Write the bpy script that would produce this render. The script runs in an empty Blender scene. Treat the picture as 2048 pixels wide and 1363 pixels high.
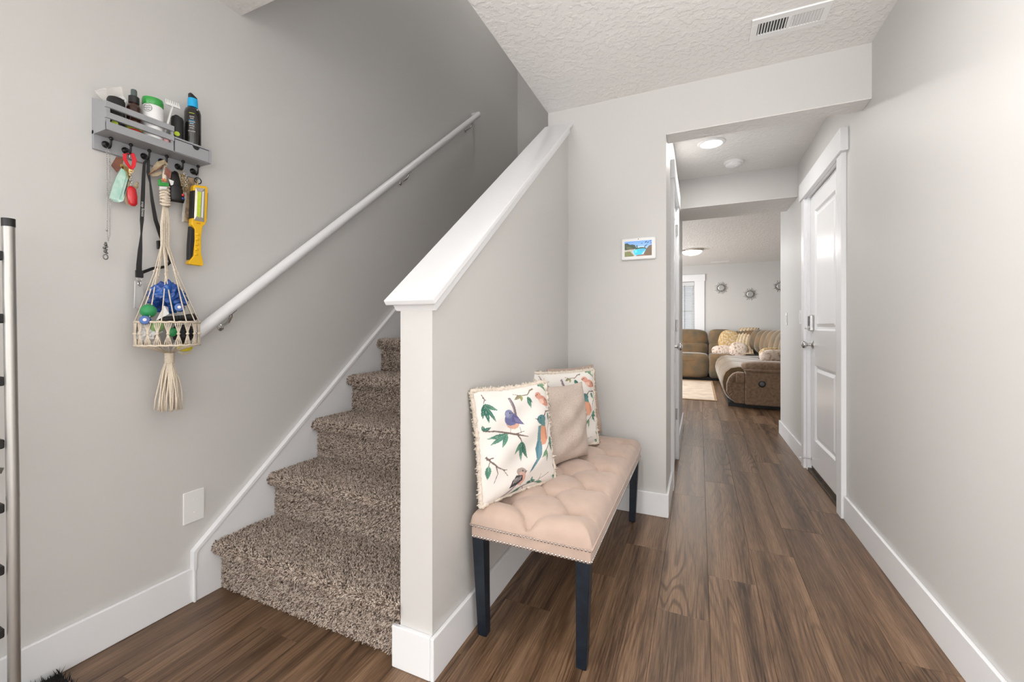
import bpy, bmesh, math, random
import numpy as np
from mathutils import Vector, Matrix
random.seed(7); rng = np.random.default_rng(7)
scene = bpy.context.scene
COL = scene.collection
PI = math.pi

# ------------------------------------------------------------------ camera
cd = bpy.data.cameras.new('camera'); cam = bpy.data.objects.new('camera', cd); COL.objects.link(cam)
cam.location = (0, 0, 1.075); cam.rotation_euler = (PI/2, 0, 0.4202)
cd.sensor_width = 36; cd.lens = 839/2048*36; cd.shift_y = -(681.5-653.7)/2048; cd.clip_start = .02
scene.camera = cam
# ------------------------------------------------------------------ view, world, lights
vs = scene.view_settings
vs.view_transform = 'Standard'; vs.look = 'None'; vs.gamma = 1; vs.use_curve_mapping = False
vs.exposure = 0.18
w = bpy.data.worlds.new('sky'); scene.world = w; w.use_nodes = True
bg = w.node_tree.nodes['Background']; bg.inputs[0].default_value = (.86, .93, 1, 1); bg.inputs[1].default_value = 1.0

def area(name, loc, rot, sx, sy, power, col=(1, .97, .93), shape='RECTANGLE', spread=PI):
    l = bpy.data.lights.new(name, 'AREA'); l.shape = shape; l.size = sx
    if shape in ('RECTANGLE', 'ELLIPSE'): l.size_y = sy
    l.energy = power; l.color = col; l.spread = spread
    o = bpy.data.objects.new(name, l); o.location = loc; o.rotation_euler = rot; COL.objects.link(o); return o
area('side_fill_light', (-4.55, -2.6, 1.25), (PI/2, 0, -PI/2), 3.0, 1.9, 580, (1, .995, .99))  # added fill light, out of view, to even out the entry walls
area('rear_fill_light', (-1.15, -4.55, 1.35), (PI/2, 0, 0), 1.7, 1.7, 34, (1, .995, .99))  # added weak fill from behind the camera, source unseen
o = area('right_wall_fill', (-.30, .85, 2.41), (0, 0, 0), .12, .12, 7.0, (1, .985, .96), 'DISK', 1.75)  # unseen fill light added to brighten the right wall
o.rotation_euler = Vector((1.0, .85, -1.75)).to_track_quat('-Z', 'Y').to_euler()
area('added_uplight', (.4, -.6, .6), (PI, 0, 0), .35, .35, 3, (1, .99, .98), 'DISK')  # added upward fill without a fixture, bounces off the ceiling
o = area('ceiling_fill_light', (.40, -.55, .95), (0, 0, 0), .35, .35, 13, (1, .99, .98), 'DISK', 1.5)  # added fill behind the camera, aimed up to brighten the visible ceiling
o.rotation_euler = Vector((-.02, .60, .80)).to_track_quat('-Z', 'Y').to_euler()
area('hall_lamp_light', (.08, 3.42, 2.405), (0, 0, 0), .13, .13, 6.6, (1, .97, .93), 'DISK')
area('living_lamp_light', (-.12, 8.0, 2.32), (0, 0, 0), .26, .26, 22, (1, .97, .93), 'DISK')
area('living_side_fill', (-2.45, 7.5, 1.5), (0, -PI/2, 0), 1.6, 3.0, 95, (.98, .99, 1))  # unseen area light added to brighten the sofa; no window opening there
area('stairwell_fill_light', (-1.35, 3.0, 5.0), (0, 0, 0), .3, .3, 10, (1, .97, .94), 'DISK')  # unseen fill light added above the stairwell

# ------------------------------------------------------------------ materials
def mat(name, col, rough=.5, metal=0., noise=None, bump=None, emit=0., alpha=None, trans=0., sheen=0., coat=0., spec=None, coord='Object'):
    m = bpy.data.materials.new(name); m.use_nodes = True
    nt = m.node_tree; b = nt.nodes['Principled BSDF']; L = nt.links.new
    b.inputs['Base Color'].default_value = (*col, 1); b.inputs['Roughness'].default_value = rough
    b.inputs['Metallic'].default_value = metal
    if spec is not None: b.inputs['Specular IOR Level'].default_value = spec
    if trans: b.inputs['Transmission Weight'].default_value = trans
    if alpha is not None: b.inputs['Alpha'].default_value = alpha
    if sheen: b.inputs['Sheen Weight'].default_value = sheen; b.inputs['Sheen Roughness'].default_value = .4
    if coat: b.inputs['Coat Weight'].default_value = coat
    if emit: b.inputs['Emission Color'].default_value = (*col, 1); b.inputs['Emission Strength'].default_value = emit
    tc = None
    if noise or bump:
        tc = nt.nodes.new('ShaderNodeTexCoord')
    if noise:   # (scale, second colour, detail, lo, hi)
        n = nt.nodes.new('ShaderNodeTexNoise'); n.inputs['Scale'].default_value = noise[0]; n.inputs['Detail'].default_value = noise[2]
        L(tc.outputs[coord], n.inputs['Vector'])
        r = nt.nodes.new('ShaderNodeValToRGB'); r.color_ramp.elements[0].position = noise[3]; r.color_ramp.elements[1].position = noise[4]
        r.color_ramp.elements[0].color = (*col, 1); r.color_ramp.elements[1].color = (*noise[1], 1)
        L(n.outputs['Fac'], r.inputs[0]); L(r.outputs[0], b.inputs['Base Color'])
    if bump:    # (scale, strength, distance, lo, hi)
        n = nt.nodes.new('ShaderNodeTexNoise'); n.inputs['Scale'].default_value = bump[0]; n.inputs['Detail'].default_value = 3
        L(tc.outputs[coord], n.inputs['Vector'])
        r = nt.nodes.new('ShaderNodeMapRange'); r.inputs[1].default_value = bump[3] if len(bump) > 3 else 0; r.inputs[2].default_value = bump[4] if len(bump) > 3 else 1
        L(n.outputs['Fac'], r.inputs[0])
        bp = nt.nodes.new('ShaderNodeBump'); bp.inputs['Strength'].default_value = bump[1]; bp.inputs['Distance'].default_value = bump[2]
        L(r.outputs[0], bp.inputs['Height']); L(bp.outputs[0], b.inputs['Normal'])
    return m
def mat_attr(name, rough=.8, emit=0., bump=None, sheen=0.):
    m = mat(name, (.8, .8, .8), rough, bump=bump, sheen=sheen); nt = m.node_tree; b = nt.nodes['Principled BSDF']
    a = nt.nodes.new('ShaderNodeAttribute'); a.attribute_name = 'Col'
    nt.links.new(a.outputs['Color'], b.inputs['Base Color'])
    if emit:
        nt.links.new(a.outputs['Color'], b.inputs['Emission Color']); b.inputs['Emission Strength'].default_value = emit
    return m

M_WALL = mat('greige_wall_paint', (.655, .645, .630), .5, bump=(160, .06, .002))
M_CEIL = mat('knockdown_ceiling_paint', (.85, .838, .822), .8, bump=(38, .36, .005, .46, .60))
M_TRIM = mat('white_trim_paint', (.88, .89, .91), .32, bump=(30, .02, .001))
M_DOOR = mat('white_door_paint', (.88, .89, .91), .25, bump=(30, .02, .001))
M_JOINT = mat('dark_floor_joint', (.03, .02, .015), .7, noise=(9, (.04, .028, .02), 2, .4, .6))
M_CHROME = mat('brushed_nickel', (.62, .61, .60), .22, 1., bump=(200, .03, .001))
M_BLACKM = mat('black_iron', (.012, .012, .013), .35, .3, bump=(120, .05, .001))
M_BLACKP = mat('black_plastic', (.015, .015, .016), .45, bump=(150, .05, .001))
M_DARK = mat('painted_void_shade', (.02, .02, .02), .8, noise=(20, (.03, .03, .03), 1, .4, .6))  # near-black painted in for the shade inside gaps and openings
M_WHITEP = mat('white_plastic', (.88, .88, .88), .35, bump=(100, .02, .0005))
M_GREY = mat('grey_painted_wood', (.36, .37, .39), .5, bump=(90, .08, .001))
M_ALU = mat('satin_aluminium', (.50, .49, .47), .38, .85, bump=(150, .03, .001))
M_CORD = mat('cotton_cord', (.80, .71, .59), .9, noise=(300, (.68, .58, .46), 2, .35, .7), bump=(400, .4, .002))
M_YEL = mat('yellow_plastic', (.90, .52, .01), .4, bump=(120, .04, .001))
M_REDP = mat('red_plastic', (.62, .012, .02), .22, coat=.5, bump=(80, .02, .001))
M_REDF = mat('red_webbing', (.72, .02, .03), .7, bump=(600, .3, .001))
M_BRN = mat('brown_leather', (.20, .065, .025), .5, noise=(60, (.13, .04, .018), 3, .4, .65), bump=(150, .2, .001))
M_MINT = mat('mint_fabric', (.42, .72, .62), .8, noise=(50, (.62, .82, .74), 3, .4, .65), bump=(500, .2, .001))
M_GOLD = mat('brass', (.55, .38, .14), .3, 1., bump=(200, .05, .001))
M_TAN = mat('tan_leather', (.52, .42, .28), .6, noise=(60, (.36, .27, .16), 3, .4, .65), bump=(120, .2, .001))
M_GREEN = mat('green_rubber', (.03, .30, .10), .4, bump=(60, .03, .001))
M_LGREEN = mat('pale_green_rubber', (.33, .52, .22), .45, bump=(60, .03, .001))
M_BALLY = mat('yellow_rubber', (.82, .70, .04), .45, bump=(60, .03, .001))
M_BLUE = mat('blue_plastic_film', (.004, .045, .26), .16, coat=.6, noise=(24, (.008, .12, .48), 3, .4, .65), bump=(60, .5, .004))
M_FILM = mat('white_plastic_film', (.80, .79, .78), .35, bump=(60, .5, .004))
M_CLEAR = mat('clear_plastic', (.92, .90, .86), .12, alpha=.38, bump=(40, .2, .002))
M_LYARD = mat('black_lanyard_webbing', (.016, .016, .018), .7, bump=(700, .25, .001))
M_WTXT = mat('white_print', (.75, .75, .75), .7, noise=(90, (.7, .7, .7), 1, .4, .6))
M_PGRN = mat('lime_print', (.60, .75, .05), .6, noise=(90, (.55, .7, .05), 1, .4, .6))
M_CYAN = mat('cyan_plastic', (.01, .42, .80), .3, bump=(80, .02, .001))
M_AMBER = mat('dark_amber_bottle', (.045, .014, .008), .12, coat=.6, bump=(40, .02, .001))
M_GRNLID = mat('glossy_green_lid', (.035, .36, .06), .25, coat=.4, bump=(50, .03, .001))
M_SEAT = mat('beige_velvet', (.56, .42, .345), .75, noise=(14, (.49, .365, .30), 4, .35, .68), sheen=.35, bump=(420, .12, .001))
M_LEG = mat('navy_black_wood', (.006, .012, .021), .35, noise=(30, (.013, .023, .036), 4, .4, .7), bump=(80, .1, .001))
M_LINEN = mat('oat_linen', (.63, .53, .47), .9, noise=(260, (.52, .43, .37), 3, .35, .65), bump=(420, .4, .002))
M_BEIGEC = mat('beige_cushion_cloth', (.58, .45, .37), .85, noise=(150, (.50, .38, .31), 3, .35, .65), bump=(300, .3, .002))
M_FRINGE = mat('cream_fringe', (.82, .74, .65), .9, noise=(120, (.72, .62, .52), 2, .35, .65))
M_PRINT = mat_attr('bird_print_cotton', .85, bump=(500, .2, .001))
M_SCREEN = mat_attr('picture_screen', .3, .55)
M_SOFA = mat('olive_brown_velour', (.20, .122, .058), .8, noise=(5, (.105, .085, .052), 4, .38, .66), sheen=.55, bump=(30, .35, .01))
M_SOFAP = mat('brown_ribbed_velour', (.28, .185, .12), .85, noise=(30, (.18, .115, .07), 4, .35, .68), sheen=.4, bump=(60, .3, .006))
M_BLANK = mat('cream_knit', (.72, .60, .44), .95, noise=(30, (.58, .44, .27), 3, .35, .65), bump=(90, .8, .01))
M_FUR1 = mat('mustard_speckled_fur', (.58, .36, .12), .95, noise=(34, (.74, .62, .44), 4, .42, .6), bump=(70, .9, .02))
M_FUR2 = mat('rose_speckled_fur', (.80, .69, .60), .95, noise=(26, (.45, .27, .18), 4, .5, .68), bump=(70, .9, .02))
M_RUG = mat('cream_rug', (.66, .55, .44), .95, noise=(5, (.54, .44, .36), 6, .4, .62), bump=(200, .4, .004))
M_RUGB = mat('brown_rug_border', (.40, .27, .16), .95, noise=(8, (.34, .22, .13), 4, .4, .62), bump=(200, .4, .004))
M_RAYGAP = mat('ray_gap_shade', (.10, .10, .10), .45, .6, bump=(80, .05, .001))  # dark tone painted in for the shadow behind the mirror rays
M_MIRROR = mat('mirror_glass', (.92, .92, .92), .12, 1., bump=(3, .01, .001))
M_RAYM = mat('silver_mirror_ray', (.78, .77, .75), .35, .75, bump=(40, .1, .001))
M_LAMP = mat('lit_lamp_diffuser', (1, .96, .9), .4, emit=6, noise=(5, (1, .95, .88), 1, .4, .6))
M_BLIND = mat('white_blind_slat', (.72, .73, .74), .5, bump=(60, .05, .001))
M_GLASS = mat('window_glass', (1, 1, 1), .02, trans=1, bump=(2, .005, .001))
M_MATF = mat('black_shag', (.012, .010, .010), .95, noise=(60, (.025, .02, .02), 3, .4, .65))
M_BRONZE = mat('dark_bronze_threshold', (.05, .035, .022), .45, .4, noise=(20, (.10, .075, .05), 3, .4, .65))
M_FOIL = mat('kraft_packet_print', (.42, .31, .19), .5, noise=(45, (.20, .14, .09), 4, .42, .6))

def wood_material():
    m = bpy.data.materials.new('brown_vinyl_plank'); m.use_nodes = True
    nt = m.node_tree; N = nt.nodes.new; L = nt.links.new; b = nt.nodes['Principled BSDF']; b.inputs['Specular IOR Level'].default_value = .5
    tc = N('ShaderNodeTexCoord'); oi = N('ShaderNodeObjectInfo')
    mul = N('ShaderNodeMath'); mul.operation = 'MULTIPLY'; mul.inputs[1].default_value = 57.3; L(oi.outputs['Random'], mul.inputs[0])
    cmb = N('ShaderNodeCombineXYZ'); L(mul.outputs[0], cmb.inputs[0]); L(mul.outputs[0], cmb.inputs[2])
    add = N('ShaderNodeVectorMath'); add.operation = 'ADD'; L(tc.outputs['Object'], add.inputs[0]); L(cmb.outputs[0], add.inputs[1])
    mp = N('ShaderNodeMapping'); mp.inputs['Scale'].default_value = (1, .085, 1); L(add.outputs[0], mp.inputs[0])
    mp2 = N('ShaderNodeMapping'); mp2.inputs['Scale'].default_value = (1, .03, 1); L(add.outputs[0], mp2.inputs[0])
    n1 = N('ShaderNodeTexNoise'); n1.inputs['Scale'].default_value = 7.5; n1.inputs['Detail'].default_value = 1.5; n1.inputs['Distortion'].default_value = .4; L(mp.outputs[0], n1.inputs[0])
    k = N('ShaderNodeMath'); k.operation = 'MULTIPLY'; k.inputs[1].default_value = 120; L(n1.outputs[0], k.inputs[0])
    sn = N('ShaderNodeMath'); sn.operation = 'SINE'; L(k.outputs[0], sn.inputs[0])
    ring = N('ShaderNodeMapRange'); ring.inputs[1].default_value = .15; ring.inputs[2].default_value = 1; ring.inputs[3].default_value = 0; ring.inputs[4].default_value = 1; L(sn.outputs[0], ring.inputs[0])
    msk = N('ShaderNodeTexNoise'); msk.inputs['Scale'].default_value = 5; msk.inputs['Detail'].default_value = 2; L(mp.outputs[0], msk.inputs[0])
    mr = N('ShaderNodeMapRange'); mr.inputs[1].default_value = .42; mr.inputs[2].default_value = .60; L(msk.outputs[0], mr.inputs[0])
    rm = N('ShaderNodeMath'); rm.operation = 'MULTIPLY'; L(ring.outputs[0], rm.inputs[0]); L(mr.outputs[0], rm.inputs[1])
    n2 = N('ShaderNodeTexNoise'); n2.inputs['Scale'].default_value = 210; n2.inputs['Detail'].default_value = 4; n2.inputs['Roughness'].default_value = .7; L(mp2.outputs[0], n2.inputs[0])
    n3 = N('ShaderNodeTexNoise'); n3.inputs['Scale'].default_value = 14; n3.inputs['Detail'].default_value = 3; L(mp2.outputs[0], n3.inputs[0])
    ad = N('ShaderNodeMath'); ad.operation = 'ADD'; L(n2.outputs[0], ad.inputs[0]); L(n3.outputs[0], ad.inputs[1])
    rp = N('ShaderNodeValToRGB'); e = rp.color_ramp.elements
    e[0].position = .36; e[0].color = (.045, .023, .012, 1); e[1].position = .64; e[1].color = (.305, .190, .114, 1)
    x = e.new(.5); x.color = (.162, .094, .053, 1)
    hf = N('ShaderNodeMath'); hf.operation = 'MULTIPLY'; hf.inputs[1].default_value = .5; L(ad.outputs[0], hf.inputs[0]); L(hf.outputs[0], rp.inputs[0])
    mx = N('ShaderNodeMix'); mx.data_type = 'RGBA'; mx.blend_type = 'MULTIPLY'; L(rm.outputs[0], mx.inputs[0]); L(rp.outputs[0], mx.inputs[6]); mx.inputs[7].default_value = (.50, .45, .41, 1)
    hv = N('ShaderNodeHueSaturation'); L(mx.outputs[2], hv.inputs['Color'])
    vr = N('ShaderNodeMapRange'); vr.inputs[3].default_value = .93; vr.inputs[4].default_value = 1.08; L(oi.outputs['Random'], vr.inputs[0]); L(vr.outputs[0], hv.inputs['Value'])
    L(hv.outputs[0], b.inputs['Base Color'])
    rr = N('ShaderNodeMapRange'); rr.inputs[3].default_value = .30; rr.inputs[4].default_value = .46; L(n2.outputs[0], rr.inputs[0]); L(rr.outputs[0], b.inputs['Roughness'])
    bp = N('ShaderNodeBump'); bp.inputs['Strength'].default_value = .12; bp.inputs['Distance'].default_value = .001; L(n2.outputs[0], bp.inputs['Height']); L(bp.outputs[0], b.inputs['Normal'])
    return m
M_WOOD = wood_material()
M_PILE = mat_attr('brown_fleck_carpet_pile', .95)
M_CARPET = mat('brown_fleck_carpet_backing', (.22, .165, .13), .95, noise=(300, (.08, .055, .042), 3, .4, .6))

# ------------------------------------------------------------------ mesh building
ORG = {}
def tag(o, label=None, cat=None, group=None, kind=None):
    if label: o['label'] = label
    if cat: o['category'] = cat
    if group: o['group'] = group
    if kind: o['kind'] = kind
    return o
def thing(name, label, cat, loc=(0, 0, 0), rot=None, group=None):
    o = bpy.data.objects.new(name, None); COL.objects.link(o); o.location = loc; o.empty_display_size = .05
    if rot: o.rotation_euler = rot; ORG[o.name] = Vector((0, 0, 0))      # rotated things: parts built in local coordinates
    else: ORG[o.name] = Vector(loc)                                        # others: parts given in world coordinates
    return tag(o, label, cat, group)
class B:
    def __init__(s): s.v = []; s.f = []
    def add(s, vs, fs):
        n = len(s.v); s.v += [tuple(v) for v in vs]; s.f += [tuple(i+n for i in f) for f in fs]; return s
    def box(s, x0, x1, y0, y1, z0, z1, mtx=None):
        vs = [(x, y, z) for z in (z0, z1) for y in (y0, y1) for x in (x0, x1)]
        if mtx: vs = [mtx @ Vector(v) for v in vs]
        return s.add(vs, [(0, 2, 3, 1), (4, 5, 7, 6), (0, 1, 5, 4), (2, 6, 7, 3), (0, 4, 6, 2), (1, 3, 7, 5)])
    def prism(s, poly, a0, a1, axis='x'):
        n = len(poly)
        def P(a, p): return (a, p[0], p[1]) if axis == 'x' else ((p[0], a, p[1]) if axis == 'y' else (p[0], p[1], a))
        vs = [P(a0, p) for p in poly]+[P(a1, p) for p in poly]
        fs = [tuple(range(n))[::-1], tuple(range(n, 2*n))]+[(i, (i+1) % n, n+(i+1) % n, n+i) for i in range(n)]
        return s.add(vs, fs)
    def tube(s, pts, r, seg=10, closed=False, flat=None, up=None):
        pts = [Vector(p) for p in pts]; n = len(pts); rs = r if hasattr(r, '__len__') else [r]*n
        ups = Vector(up) if up else None; vs = []; u = None
        for i, p in enumerate(pts):
            if closed: t = (pts[(i+1) % n]-pts[i-1])
            else: t = pts[min(i+1, n-1)]-pts[max(i-1, 0)]
            t = t.normalized() if t.length > 1e-9 else Vector((0, 0, 1))
            if ups is not None: u = ups-t*ups.dot(t)
            elif u is None: u = t.orthogonal()
            else: u = u-t*u.dot(t)
            u = u.normalized(); w_ = t.cross(u)
            for k in range(seg):
                a = 2*PI*k/seg
                vs.append(p+u*math.cos(a)*rs[i]+w_*math.sin(a)*rs[i]*(flat or 1))
        fs = []
        for i in range(n if closed else n-1):
            j = (i+1) % n
            for k in range(seg): fs.append((i*seg+k, i*seg+(k+1) % seg, j*seg+(k+1) % seg, j*seg+k))
        if not closed: fs += [tuple(range(seg))[::-1], tuple(range((n-1)*seg, n*seg))]
        return s.add(vs, fs)
    def strap(s, pts, w_, th, side):     # a ribbon through pts, its width along side (one vector, or one per point)
        pts = [Vector(p) for p in pts]; n = len(pts); vs = []
        for i, p in enumerate(pts):
            t = (pts[min(i+1, n-1)]-pts[max(i-1, 0)]).normalized()
            sd = Vector(side[i] if hasattr(side[0], '__len__') else side); sd = (sd-t*sd.dot(t)).normalized(); nn = t.cross(sd)
            ww = w_[i] if hasattr(w_, '__len__') else w_
            vs += [p-sd*ww/2-nn*th/2, p+sd*ww/2-nn*th/2, p+sd*ww/2+nn*th/2, p-sd*ww/2+nn*th/2]
        fs = [(3, 2, 1, 0), tuple(range(4*n-4, 4*n))]
        for i in range(n-1):
            for k in range(4): fs.append((i*4+k, i*4+(k+1) % 4, i*4+4+(k+1) % 4, i*4+4+k))
        return s.add(vs, fs)
    def lathe(s, prof, org, axis=(0, 0, 1), seg=24):     # prof: (radius, height)
        ax = Vector(axis).normalized(); u = ax.orthogonal().normalized(); w_ = ax.cross(u); o = Vector(org); vs = []
        for r, h in prof:
            for k in range(seg):
                a = 2*PI*k/seg; vs.append(o+ax*h+u*math.cos(a)*r+w_*math.sin(a)*r)
        n = len(prof); fs = [tuple(range(seg))[::-1], tuple(range((n-1)*seg, n*seg))]
        for i in range(n-1):
            for k in range(seg): fs.append((i*seg+k, i*seg+(k+1) % seg, (i+1)*seg+(k+1) % seg, (i+1)*seg+k))
        return s.add(vs, fs)
    def ball(s, c, r, seg=16, rings=10, noise=0., freq=3.):
        rx, ry, rz = r if hasattr(r, '__len__') else (r, r, r); vs = [(c[0], c[1], c[2]-rz)]; fs = []
        for i in range(1, rings):
            t = PI*i/rings
            for k in range(seg):
                a = 2*PI*k/seg; vs.append((c[0]+rx*math.sin(t)*math.cos(a), c[1]+ry*math.sin(t)*math.sin(a), c[2]-rz*math.cos(t)))
        vs.append((c[0], c[1], c[2]+rz)); T = len(vs)-1
        for k in range(seg): fs += [(0, 1+(k+1) % seg, 1+k), (T, T-seg+k, T-seg+(k+1) % seg)]
        for i in range(rings-2):
            for k in range(seg): fs.append((1+i*seg+k, 1+i*seg+(k+1) % seg, 1+(i+1)*seg+(k+1) % seg, 1+(i+1)*seg+k))
        if noise:
            from mathutils import noise as mn
            C = Vector(c); vs = [C+(Vector(v)-C)*(1+noise*mn.noise(Vector(v)*freq*10)) for v in vs]
        return s.add(vs, fs)
    def obj(s, name, m, parent=None, bevel=0, smooth=False, seg=2, fixn=True):
        me = bpy.data.meshes.new(name); off = ORG.get(parent.name, Vector((0, 0, 0))) if parent else Vector((0, 0, 0))
        me.from_pydata([tuple(Vector(v)-off) for v in s.v] if parent else s.v, [], s.f)
        if fixn:
            bm = bmesh.new(); bm.from_mesh(me); bmesh.ops.recalc_face_normals(bm, faces=bm.faces); bm.to_mesh(me); bm.free()
        me.materials.append(m); o = bpy.data.objects.new(name, me); COL.objects.link(o)
        if parent: o.parent = parent; ORG[o.name] = off
        if smooth or bevel:
            me.polygons.foreach_set('use_smooth', [True]*len(me.polygons))
        if bevel:
            md = o.modifiers.new('bevel', 'BEVEL'); md.width = bevel; md.segments = seg; md.limit_method = 'ANGLE'; md.angle_limit = .6; md.harden_normals = True
        elif smooth == 'angle':
            try: me.set_sharp_from_angle(angle=.7)
            except Exception: pass
        return o
def struct(o, kind='structure'): o['kind'] = kind; return o
def inherit(o, parent): o.parent = parent; return o
def copy_tree(o, parent=None):
    c = o.copy(); COL.objects.link(c)
    if parent: c.parent = parent
    ORG[c.name] = ORG.get(o.name, Vector((0, 0, 0)))
    for ch in list(o.children): copy_tree(ch, c)
    return c
def arc(n, a0, a1): return [a0+(a1-a0)*i/(n-1) for i in range(n)]
def lettering(name, body, size, m, X, Y, org, parent, extr=.0002):
    c = bpy.data.curves.new(name, 'FONT'); c.body = body; c.size = size; c.extrude = extr; c.align_x = 'CENTER'; c.align_y = 'CENTER'
    tmp = bpy.data.objects.new('temp', c); COL.objects.link(tmp); bpy.context.view_layer.update()
    me = bpy.data.meshes.new_from_object(tmp.evaluated_get(bpy.context.evaluated_depsgraph_get())); bpy.data.objects.remove(tmp); bpy.data.curves.remove(c)
    me.name = name; me.materials.clear(); me.materials.append(m); o = bpy.data.objects.new(name, me); COL.objects.link(o); o['kind'] = 'stuff'
    X = Vector(X).normalized(); Y = Vector(Y).normalized(); Z = X.cross(Y)
    o.parent = parent; p = Vector(org)-ORG.get(parent.name, Vector((0, 0, 0)))
    o.matrix_local = Matrix(((X.x, Y.x, Z.x, p.x), (X.y, Y.y, Z.y, p.y), (X.z, Y.z, Z.z, p.z), (0, 0, 0, 1)))
    return o

# ------------------------------------------------------------------ room shell
XL, XR, XH, H = -1.823, .75, -.746, 2.43
YB, YE, YF = 2.524, 4.99, 10.05           # hall wall, end of the hall, far living room wall
XC = -.172                                 # left face of the corridor
FL = B().box(-4.8, 3.4, -4.8, 10.3, -.12, -.005).obj('floor', M_JOINT); struct(FL)
# planks: laid in rows running along y, each a part of the floor
PW, PL = .184, 1.22
def plank_mesh(L_):
    bm = bmesh.new(); g = .0003; b_ = .0007
    def rect(x0, x1, y0, y1, z): return [bm.verts.new((x, y, z)) for x, y in ((x0, y0), (x1, y0), (x1, y1), (x0, y1))]
    a = rect(-PW/2+g, PW/2-g, -L_/2+g, L_/2-g, -.006); c = rect(-PW/2+g, PW/2-g, -L_/2+g, L_/2-g, -b_); d = rect(-PW/2+g+b_, PW/2-g-b_, -L_/2+g+b_, L_/2-g-b_, 0)
    for p, q in ((a, c), (c, d)):
        for i in range(4): bm.faces.new((p[i], p[(i+1) % 4], q[(i+1) % 4], q[i]))
    bm.faces.new(d); me = bpy.data.meshes.new('plank'); bm.to_mesh(me); bm.free(); me.materials.append(M_WOOD); return me
PM = {}
def plank(xc, y0, y1):
    k = round(y1-y0, 3)
    if k < .02: return
    if k not in PM: PM[k] = plank_mesh(k)
    o = bpy.data.objects.new('plank', PM[k]); COL.objects.link(o); o.location = (xc, (y0+y1)/2, 0); o.parent = FL
def row(xc, ya, yb):
    y = ya-random.random()*PL*.9
    y = ya-(.37*PL*round(xc*10) % PL)
    while y < yb:
        a, b_ = max(y, ya), min(y+PL, yb); plank(xc, a, b_); y += PL
x = XR-PW/2+.02; rows = []
while x > XL-PW/2: rows.append(x); x -= PW
for xc in rows:
    if xc < -.80: row(xc, -1.2, 1.12)
    elif xc < XC-.12: row(xc, -1.2, YB+.02)
    else: row(xc, -1.2, YE+.4)
x = rows[0]
for i in range(-7, 6):
    xc = x+i*PW
    row(xc, YE+.4 if -.3 < xc < XR+.05 else YE-.02, 9.9)

def wall(name, b): return struct(b.obj(name, M_WALL))
b = B().box(XL-.13, XL, -.75, 4.36, 0, 5.2); wall('wall_left', b)
# right wall with the door opening
DY0, DY1, DZ = 3.03, 3.80, 2.055
b = B().box(XR, XR+.13, -4.73, DY0-.02, 0, H).box(XR, XR+.13, DY1+.02, YE, 0, H).box(XR, XR+.13, DY0-.02, DY1+.02, DZ+.012, H); wall('wall_right', b)
# wall facing the camera, with the corridor opening under a header
b = B().box(-.877, XC, YB, YB+.13, 0, H).box(XC, XR, YB, YB+.13, 2.168, H); wall('wall_hall', b)
b = B().box(XC, XR, 4.17, 4.66, 2.168, H); wall('wall_hall_header', b)
LY0, LY1, LZ = 3.03, 3.66, 2.05
b = B().box(XC-.12, XC, YB+.13, LY0-.02, 0, H).box(XC-.12, XC, LY1+.02, YE, 0, H).box(XC-.12, XC, LY0-.02, LY1+.02, LZ+.012, H); wall('wall_corridor', b)
wall('wall_stairwell', B().box(-.877, -.757, YB+.13, 4.36, 0, 5.2)); wall('wall_upper_landing', B().box(-.877, -.757, 1.05, YB+.13, 2.731, 5.2))
wall('wall_stair_end', B().box(XL, -.877, 4.23, 4.36, 0, 5.2)); wall('wall_upper_front', B().box(XL, -.877, 1.03, 1.187, 2.731, 5.2))
# half wall beside the stair, sloping with it
SL = .797; CY0, CZ0 = 1.03, 1.157
zt = lambda y, d: CZ0+SL*(y-CY0)-d
b = B().prism([(1.072, 0), (YB, 0), (YB, zt(YB, .055)), (1.072, zt(1.072, .055))], -.867, XH); wall('wall_half', b)
# unseen front room behind the camera, window openings left and rear added for light
b = B().box(-4.73, XR, -4.73, -4.6, 0, .5).box(-4.73, XR, -4.73, -4.6, 2.2, H).box(-4.73, -2.0, -4.73, -4.6, .5, 2.2).box(-.3, XR, -4.73, -4.6, .5, 2.2); wall('wall_rear', b)
b = B().box(-4.73, -4.6, -4.6, -.62, 0, .3).box(-4.73, -4.6, -4.6, -.62, 2.2, H).box(-4.73, -4.6, -4.6, -4.2, .3, 2.2).box(-4.73, -4.6, -1.1, -.62, .3, 2.2).box(-4.73, XL-.13, -.75, -.62, 0, H); wall('wall_front_room', b)
# living room
b = B().box(-1.0+.09, -.01-.09, YF, YF+.14, 0, .92).box(-2.6, -.91, YF, YF+.14, 0, H).box(-.10, 3.0, YF, YF+.14, 0, H).box(-.91, -.10, YF, YF+.14, 2.07, H); wall('wall_far', b)
b = B().box(3.0, 3.13, YE-.12, YF+.14, 0, H).box(XR+.13, 3.13, YE-.12, YE, 0, H); wall('wall_living_right', b)
b = B().box(-2.73, -2.6, YE-.12, YF+.14, 0, H).box(-2.73, XC-.12, YE-.12, YE, 0, H); wall('wall_living_left', b)
# ceilings
b = B().box(-.877, XR+.13, -4.73, YB+.13, H, H+.3).box(XL-.13, -.877, -4.73, 1.187, H, H+.3).box(-4.73, XL-.13, -4.73, -.62, H, H+.3); struct(b.obj('ceiling', M_CEIL))
b = B().box(-.757, XR+.13, YB+.13, YE, H, H+.2).box(-2.73, 3.13, YE-.12, YF+.14, H, H+.2); struct(b.obj('ceiling_living', M_CEIL))
b = B().box(XL-.13, -.757, 1.03, 4.36, 5.2, 5.3); struct(b.obj('ceiling_stair', M_CEIL))
# textured undersides of the two headers
b = B().box(XC+.001, XR-.001, YB+.001, YB+.129, 2.164, 2.1685).box(XC+.001, XR-.001, 4.171, 4.659, 2.164, 2.1685); struct(b.obj('ceiling_header', M_CEIL))

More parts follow.
